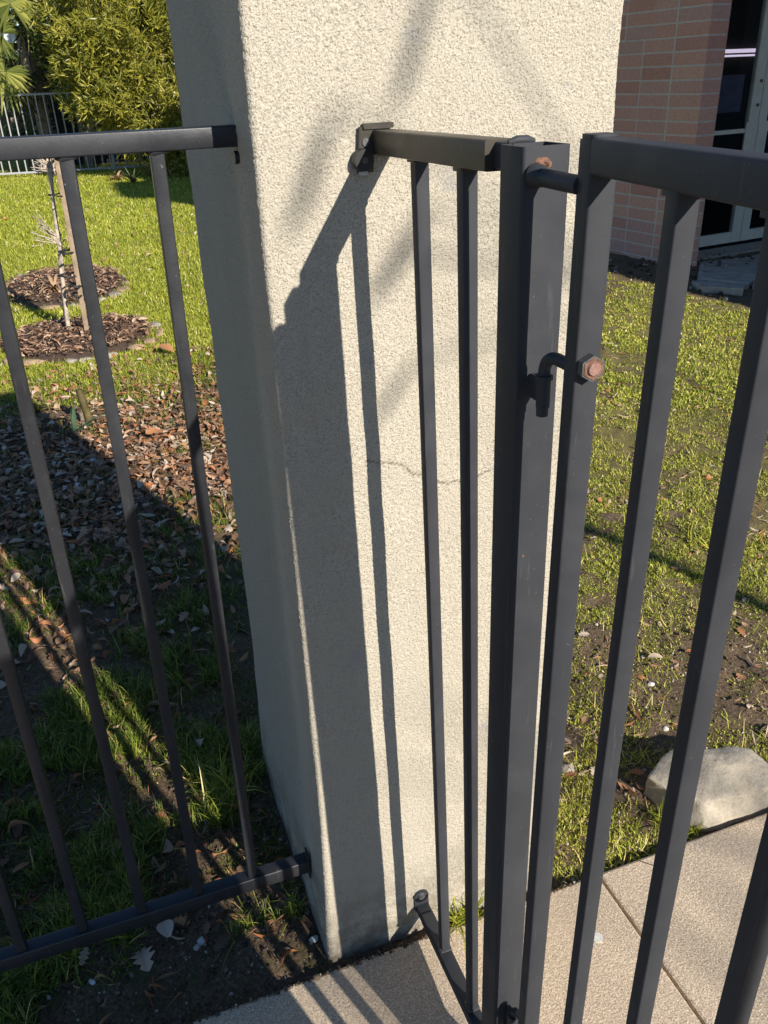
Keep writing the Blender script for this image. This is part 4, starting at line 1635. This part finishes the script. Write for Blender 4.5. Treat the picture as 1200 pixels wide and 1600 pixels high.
shrub('leafy_shrub', 'taller broad leaved shrub with bronze tipped leaves between the palm and the big shrub', 'shrub',
      [crown((.55, 18.3, 2.75), (.85, .9, 1.15), 1900, 8, .13, .42, 15, 1.2),
       crown((1.4, 18.6, 3.3), (1.5, 1.0, 1.2), 1800, 8, .13, .42, 16, 1.2),
       crown((.15, 17.9, 1.9), (.30, .35, .55), 300, 8, .13, .42, 17, 1.2)], M['round_leaf'], tr, M['bark_grey'], (.4, 18.8, 0))
shrub('clipped_shrub', 'small round grey green clipped shrub behind the far fence at the left edge', 'shrub',
      [crown((-.80, 20.0, .88), (.42, .42, .34), 1500, 6, .055, .5, 25, .3, inner=.8)], M['sage'], [([(-.8, 20, -.05), (-.8, 20, .8)], [.04, .03])], M['bark_grey'], (-.8, 20, 0))
shrub('evergreen_tree', 'dark evergreen tree mass behind the shrubs closing the view', 'tree',
      [crown((3.5, 25.0, 3.6), (4.2, 2.0, 3.4), 4200, 6, .26, .45, 35, .5, (0, .5)),
       crown((-4.5, 38.0, 4.6), (6, 2.5, 3.2), 2500, 6, .34, .45, 36, 1.0, (0, .5))], M['round_leaf'], [([(3, 25.4, -.1), (3.2, 25.2, 3)], [.2, .12])], M['bark_grey'], (3, 25.4, 0))

# palm
palm = thing('fan_palm', 'fan palm with yellow green fronds and a ragged dark trunk at the top left corner', 'palm tree', (-.34, 18.5, 0))
bm = MB()
pts = [(-.30, 18.5, -.05), (-.31, 18.5, .8), (-.33, 18.5, 1.6), (-.35, 18.5, 2.5)]
bm.tube(pts, [.15, .13, .14, .16], 12)
for k in range(160):
    a_ = random.random() * 6.28
    z = random.uniform(.2, 2.4)
    p = Vector((-.32 + .13 * math.cos(a_), 18.5 + .13 * math.sin(a_), z))
    q = p + Vector((.10 * math.cos(a_), .10 * math.sin(a_), -.12 * random.random() + .08))
    bm.tube([p, q], [.018, .004], 4)
bm.build('trunk', M['bark_grey'], palm)


def frond(hub, crown_pt, rad, face, up_, mat, n=30, spread=R(150), droop=.25, split=.55, name='frond', w=None):
    """palmate fan: centre `hub`, plane normal `face`, middle finger along `up_`"""
    face, up_ = Vector(face).normalized(), Vector(up_)
    up_ = (up_ - face * up_.dot(face)).normalized()
    sd = up_.cross(face)
    V, F, rn = [], [], []
    for k in range(n):
        a_ = -spread + 2 * spread * k / (n - 1)
        d = up_ * math.cos(a_) + sd * math.sin(a_)
        L = rad * (1 - .12 * abs(a_) / spread) * random.uniform(.92, 1.05)
        e = d.cross(face)
        ww = L * math.sin(spread / n) * .95
        tone = random.random()
        off = len(V)
        for t, wd in ((.0, .02), (split, .62), (1.0, .03)):
            c = Vector(hub) + d * L * t + face * (-.02) - Vector((0, 0, 1)) * droop * L * t * t * (1 if t == 1 else .6)
            V += [c - e * ww * wd, c + face * (.018 * (1 if t > 0 and t < 1 else 0)), c + e * ww * wd]
        for i in range(2):
            for j in range(2):
                q = off + i * 3 + j
                F.append((q, q + 3, q + 4, q + 1))
        rn += [tone] * 9
    o = link(name, np_mesh(name, np.array([tuple(v) for v in V]), np.array(F), np.array(rn)), mat, palm)
    bm = MB()
    mid = (Vector(hub) + Vector(crown_pt)) / 2 + Vector((0, 0, .12))
    bm.tube([crown_pt, mid, hub], [.016, .011, .008], 5)
    bm.build('stalk', M['palm'] if mat == M['palm'] else M['dry_palm'], o)


top = (-.35, 18.5, 2.45)
frond((-0.46, 17.56, 2.84), top, 0.59, (.1, -1, .3), (0, 0, 1), M['palm'])
frond((-0.79, 17.44, 1.77), top, 0.59, (.15, -1, .15), (-.6, 0, -.8), M['palm'])
frond((-0.75, 17.68, 2.40), top, 0.54, (.5, -1, .2), (-1, 0, .3), M['palm'])
frond((-0.08, 17.80, 2.16), top, 0.50, (-.5, -.8, .4), (1, 0, .2), M['dry_palm'], 22, R(120), .5, .4)
frond((-0.18, 17.80, 1.81), top, 0.50, (-.2, -1, .2), (.8, 0, -.8), M['dry_palm'], 22, R(110), .5, .4)
frond((-0.32, 17.68, 1.70), top, 0.45, (.1, -1, .1), (.0, 0, -1), M['dry_palm'], 24, R(120), .4, .4)
frond((-0.62, 17.80, 1.45), top, 0.43, (.1, -1, .4), (-.3, 0, -1), M['dry_palm'], 24, R(120), .4, .4)
frond((-0.20, 18.04, 2.70), top, 0.59, (-.3, -1, .5), (.9, 0, .5), M['palm'], 26, R(130), .3, .5)
frond((-0.56, 19.11, 2.94), top, 0.59, (0, -.6, 1), (-.5, 1, .5), M['palm'], 26, R(130), .3, .5)
frond((-0.08, 18.99, 2.94), top, 0.59, (0, .6, 1), (.8, 1, .4), M['palm'], 26, R(130), .3, .5)

# low house far behind, with white fascia boards
hs = thing('low_house', 'low pinkish house with long white fascia boards seen through the palm fronds', 'house', (-3, 31, 0))
bm = MB(); bm.box(-9, 1.2, 31.0, 36, -.1, 1.75); bm.build('wall', M['pink_wall'], hs)
bm = MB(); bm.box(-9.3, 1.6, 31.2, 36, 1.75, 2.9); bm.build('upper_wall', M['roof'], hs)
for z0, z1, y in ((2.36, 2.60, 30.6), (2.76, 3.05, 30.3)):
    bm = MB(); bm.box(-9.5, 1.7, y, y + .3, z0, z1); bm.build('fascia', M['fascia'], hs)
bm = MB(); bm.box(-9.6, 1.8, 30.2, 36.3, 3.05, 3.2); bm.build('roof', M['roof'], hs)
bm = MB(); bm.box(-1.9, -1.0, 30.96, 30.995, .5, 1.5); bm.build('window', M['dark_glass'], hs)
bm = MB(); bm.box(-1.35, -1.22, 30.2, 30.35, -.1, 2.4); bm.build('porch_post', M['pink_wall'], hs)
# made-up black filler for dense shade, a boarded shed right behind the fence
sd = thing('shade_backdrop', 'added near black stand-in for deep shade, a boarded shed wall standing just behind the far picket fence', 'backdrop', (1.4, 19.8, 0))
xx = -.42
while xx < 5.0:
    bm = MB(); bm.box(xx, xx + .19, 19.55 + random.uniform(0, .01), 19.6, -.1, 1.62); bm.build('board', M['backdrop'], sd)
    xx += .2
bm = MB(); bm.box(-.42, 5.0, 19.62, 21.2, -.1, 1.60); bm.build('wall', M['backdrop'], sd)
bm = MB(); bm.box(-.5, 5.1, 19.2, 21.4, 1.62, 1.70); bm.build('roof', M['roof'], sd)

# ------------------------------------------------------------------ outside the picture: what casts the long shadows
wing = thing('two_storey_house', 'tall plain house to the right whose shadow covers the brick corner', 'house', (6.9, -.4, 0))
bm = MB(); bm.box(5.58, 13.5, -1.3, .6, -.1, 7.2); bm.build('wall', M['plaster'], wing)
bm = MB(); bm.box(5.4, 13.7, -1.45, .75, 7.2, 7.45); bm.build('roof', M['roof'], wing)
for k in range(4):
    for z in (1.0, 4.2):
        bm = MB(); bm.box(6.3 + 1.8 * k, 7.2 + 1.8 * k, -1.33, -1.302, z, z + 1.3); bm.build('window', M['dark_glass'], wing)
        bm = MB(); bm.box(6.3 + 1.8 * k, 7.2 + 1.8 * k, .602, .63, z, z + 1.3); bm.build('window', M['dark_glass'], wing)

st_ = thing('bare_sapling', 'slim leafless street sapling standing across the path', 'tree', (2.78, -3.0, 0))
bm = MB()
bm.tube([(2.78, -3, -.05), (2.78, -3, 1.2), (2.77, -3.01, 2.3), (2.70, -3.05, 3.1), (2.66, -3.1, 3.9)], [.036, .032, .026, .016, .005], 9)
bm.build('trunk', M['bark_grey'], st_)
bm = MB()
bm.tube([(2.77, -3.01, 2.2), (2.2, -3.2, 2.62), (1.7, -3.4, 2.95), (1.36, -3.5, 3.10)], [.014, .010, .007, .004], 6)
for a, b_, r_ in (((1.215, 3.125), (1.295, 3.27), .0095), ((1.31, 3.035), (1.405, 3.155), .0105), ((1.35, 3.25), (1.425, 3.42), .009), ((1.31, 2.88), (1.38, 2.965), .007)):
    pa, pb = Vector((a[0], -3.5, a[1])), Vector((b_[0], -3.52, b_[1]))
    bm.tube([pa, pa.lerp(pb, .3) + Vector((.006, 0, 0)), pa.lerp(pb, .65), pb], [.003, r_, r_ * .9, .004], 6)
    bm.tube([pb, (1.7, -3.4, 2.95)], [.003, .003], 4)
bm.build('branches', M['bark_grey'], st_)

# bare tree
bt = thing('bare_tree', 'leafless spreading tree on the far side of the path', 'tree', (4.9, -8.4, 0))
bm = MB()
rt_ = random.Random(8)


def branch(p, d, L, r, depth):
    pts, rad = [p], [r]
    for i in range(4):
        d = (d + Vector((rt_.uniform(-.2, .2), rt_.uniform(-.2, .2), rt_.uniform(-.12, .16)))).normalized()
        pts.append(pts[-1] + d * L / 4)
        rad.append(r * (1 - .16 * (i + 1)))
    bm.tube(pts, rad, 6 if r > .02 else 4)
    if depth:
        for k in range(2):
            q = pts[2 + k % 3]
            nd = (d + Vector((rt_.uniform(-.9, .9), rt_.uniform(-.9, .9), rt_.uniform(-.3, .6)))).normalized()
            branch(q, nd, L * .68, r * .55, depth - 1)


branch(Vector((4.9, -8.4, -.1)), Vector((-.05, 0, 1)), 2.6, .13, 0)
for d in ((-.9, .15, .8), (-.6, .5, 1), (.3, -.6, 1), (.7, .3, .8), (-.9, -.2, 1.1)):
    branch(Vector((4.8, -8.4, 2.3)), Vector(d).normalized(), 2.2, .045, 3)
bm.build('limbs', M['bark_grey'], bt)

# ------------------------------------------------------------------ things that come several times share a group phrase
for kind, phrase in (('pebble', 'pebbles on the soil around the pillar and fence'), ('fallen_leaf', 'single large fallen leaves'), ('grass_tuft', 'taller grass tufts'),
                     ('stucco_pillar', 'stucco pillars flanking the gate'), ('planting_bed', 'stone ringed beds on the left lawn'), ('leafy_shrub', 'leafy shrubs at the far fence')):
    for o in bpy.data.objects:
        if o.parent is None and o.name.split('.')[0] == kind:
            o['group'] = phrase
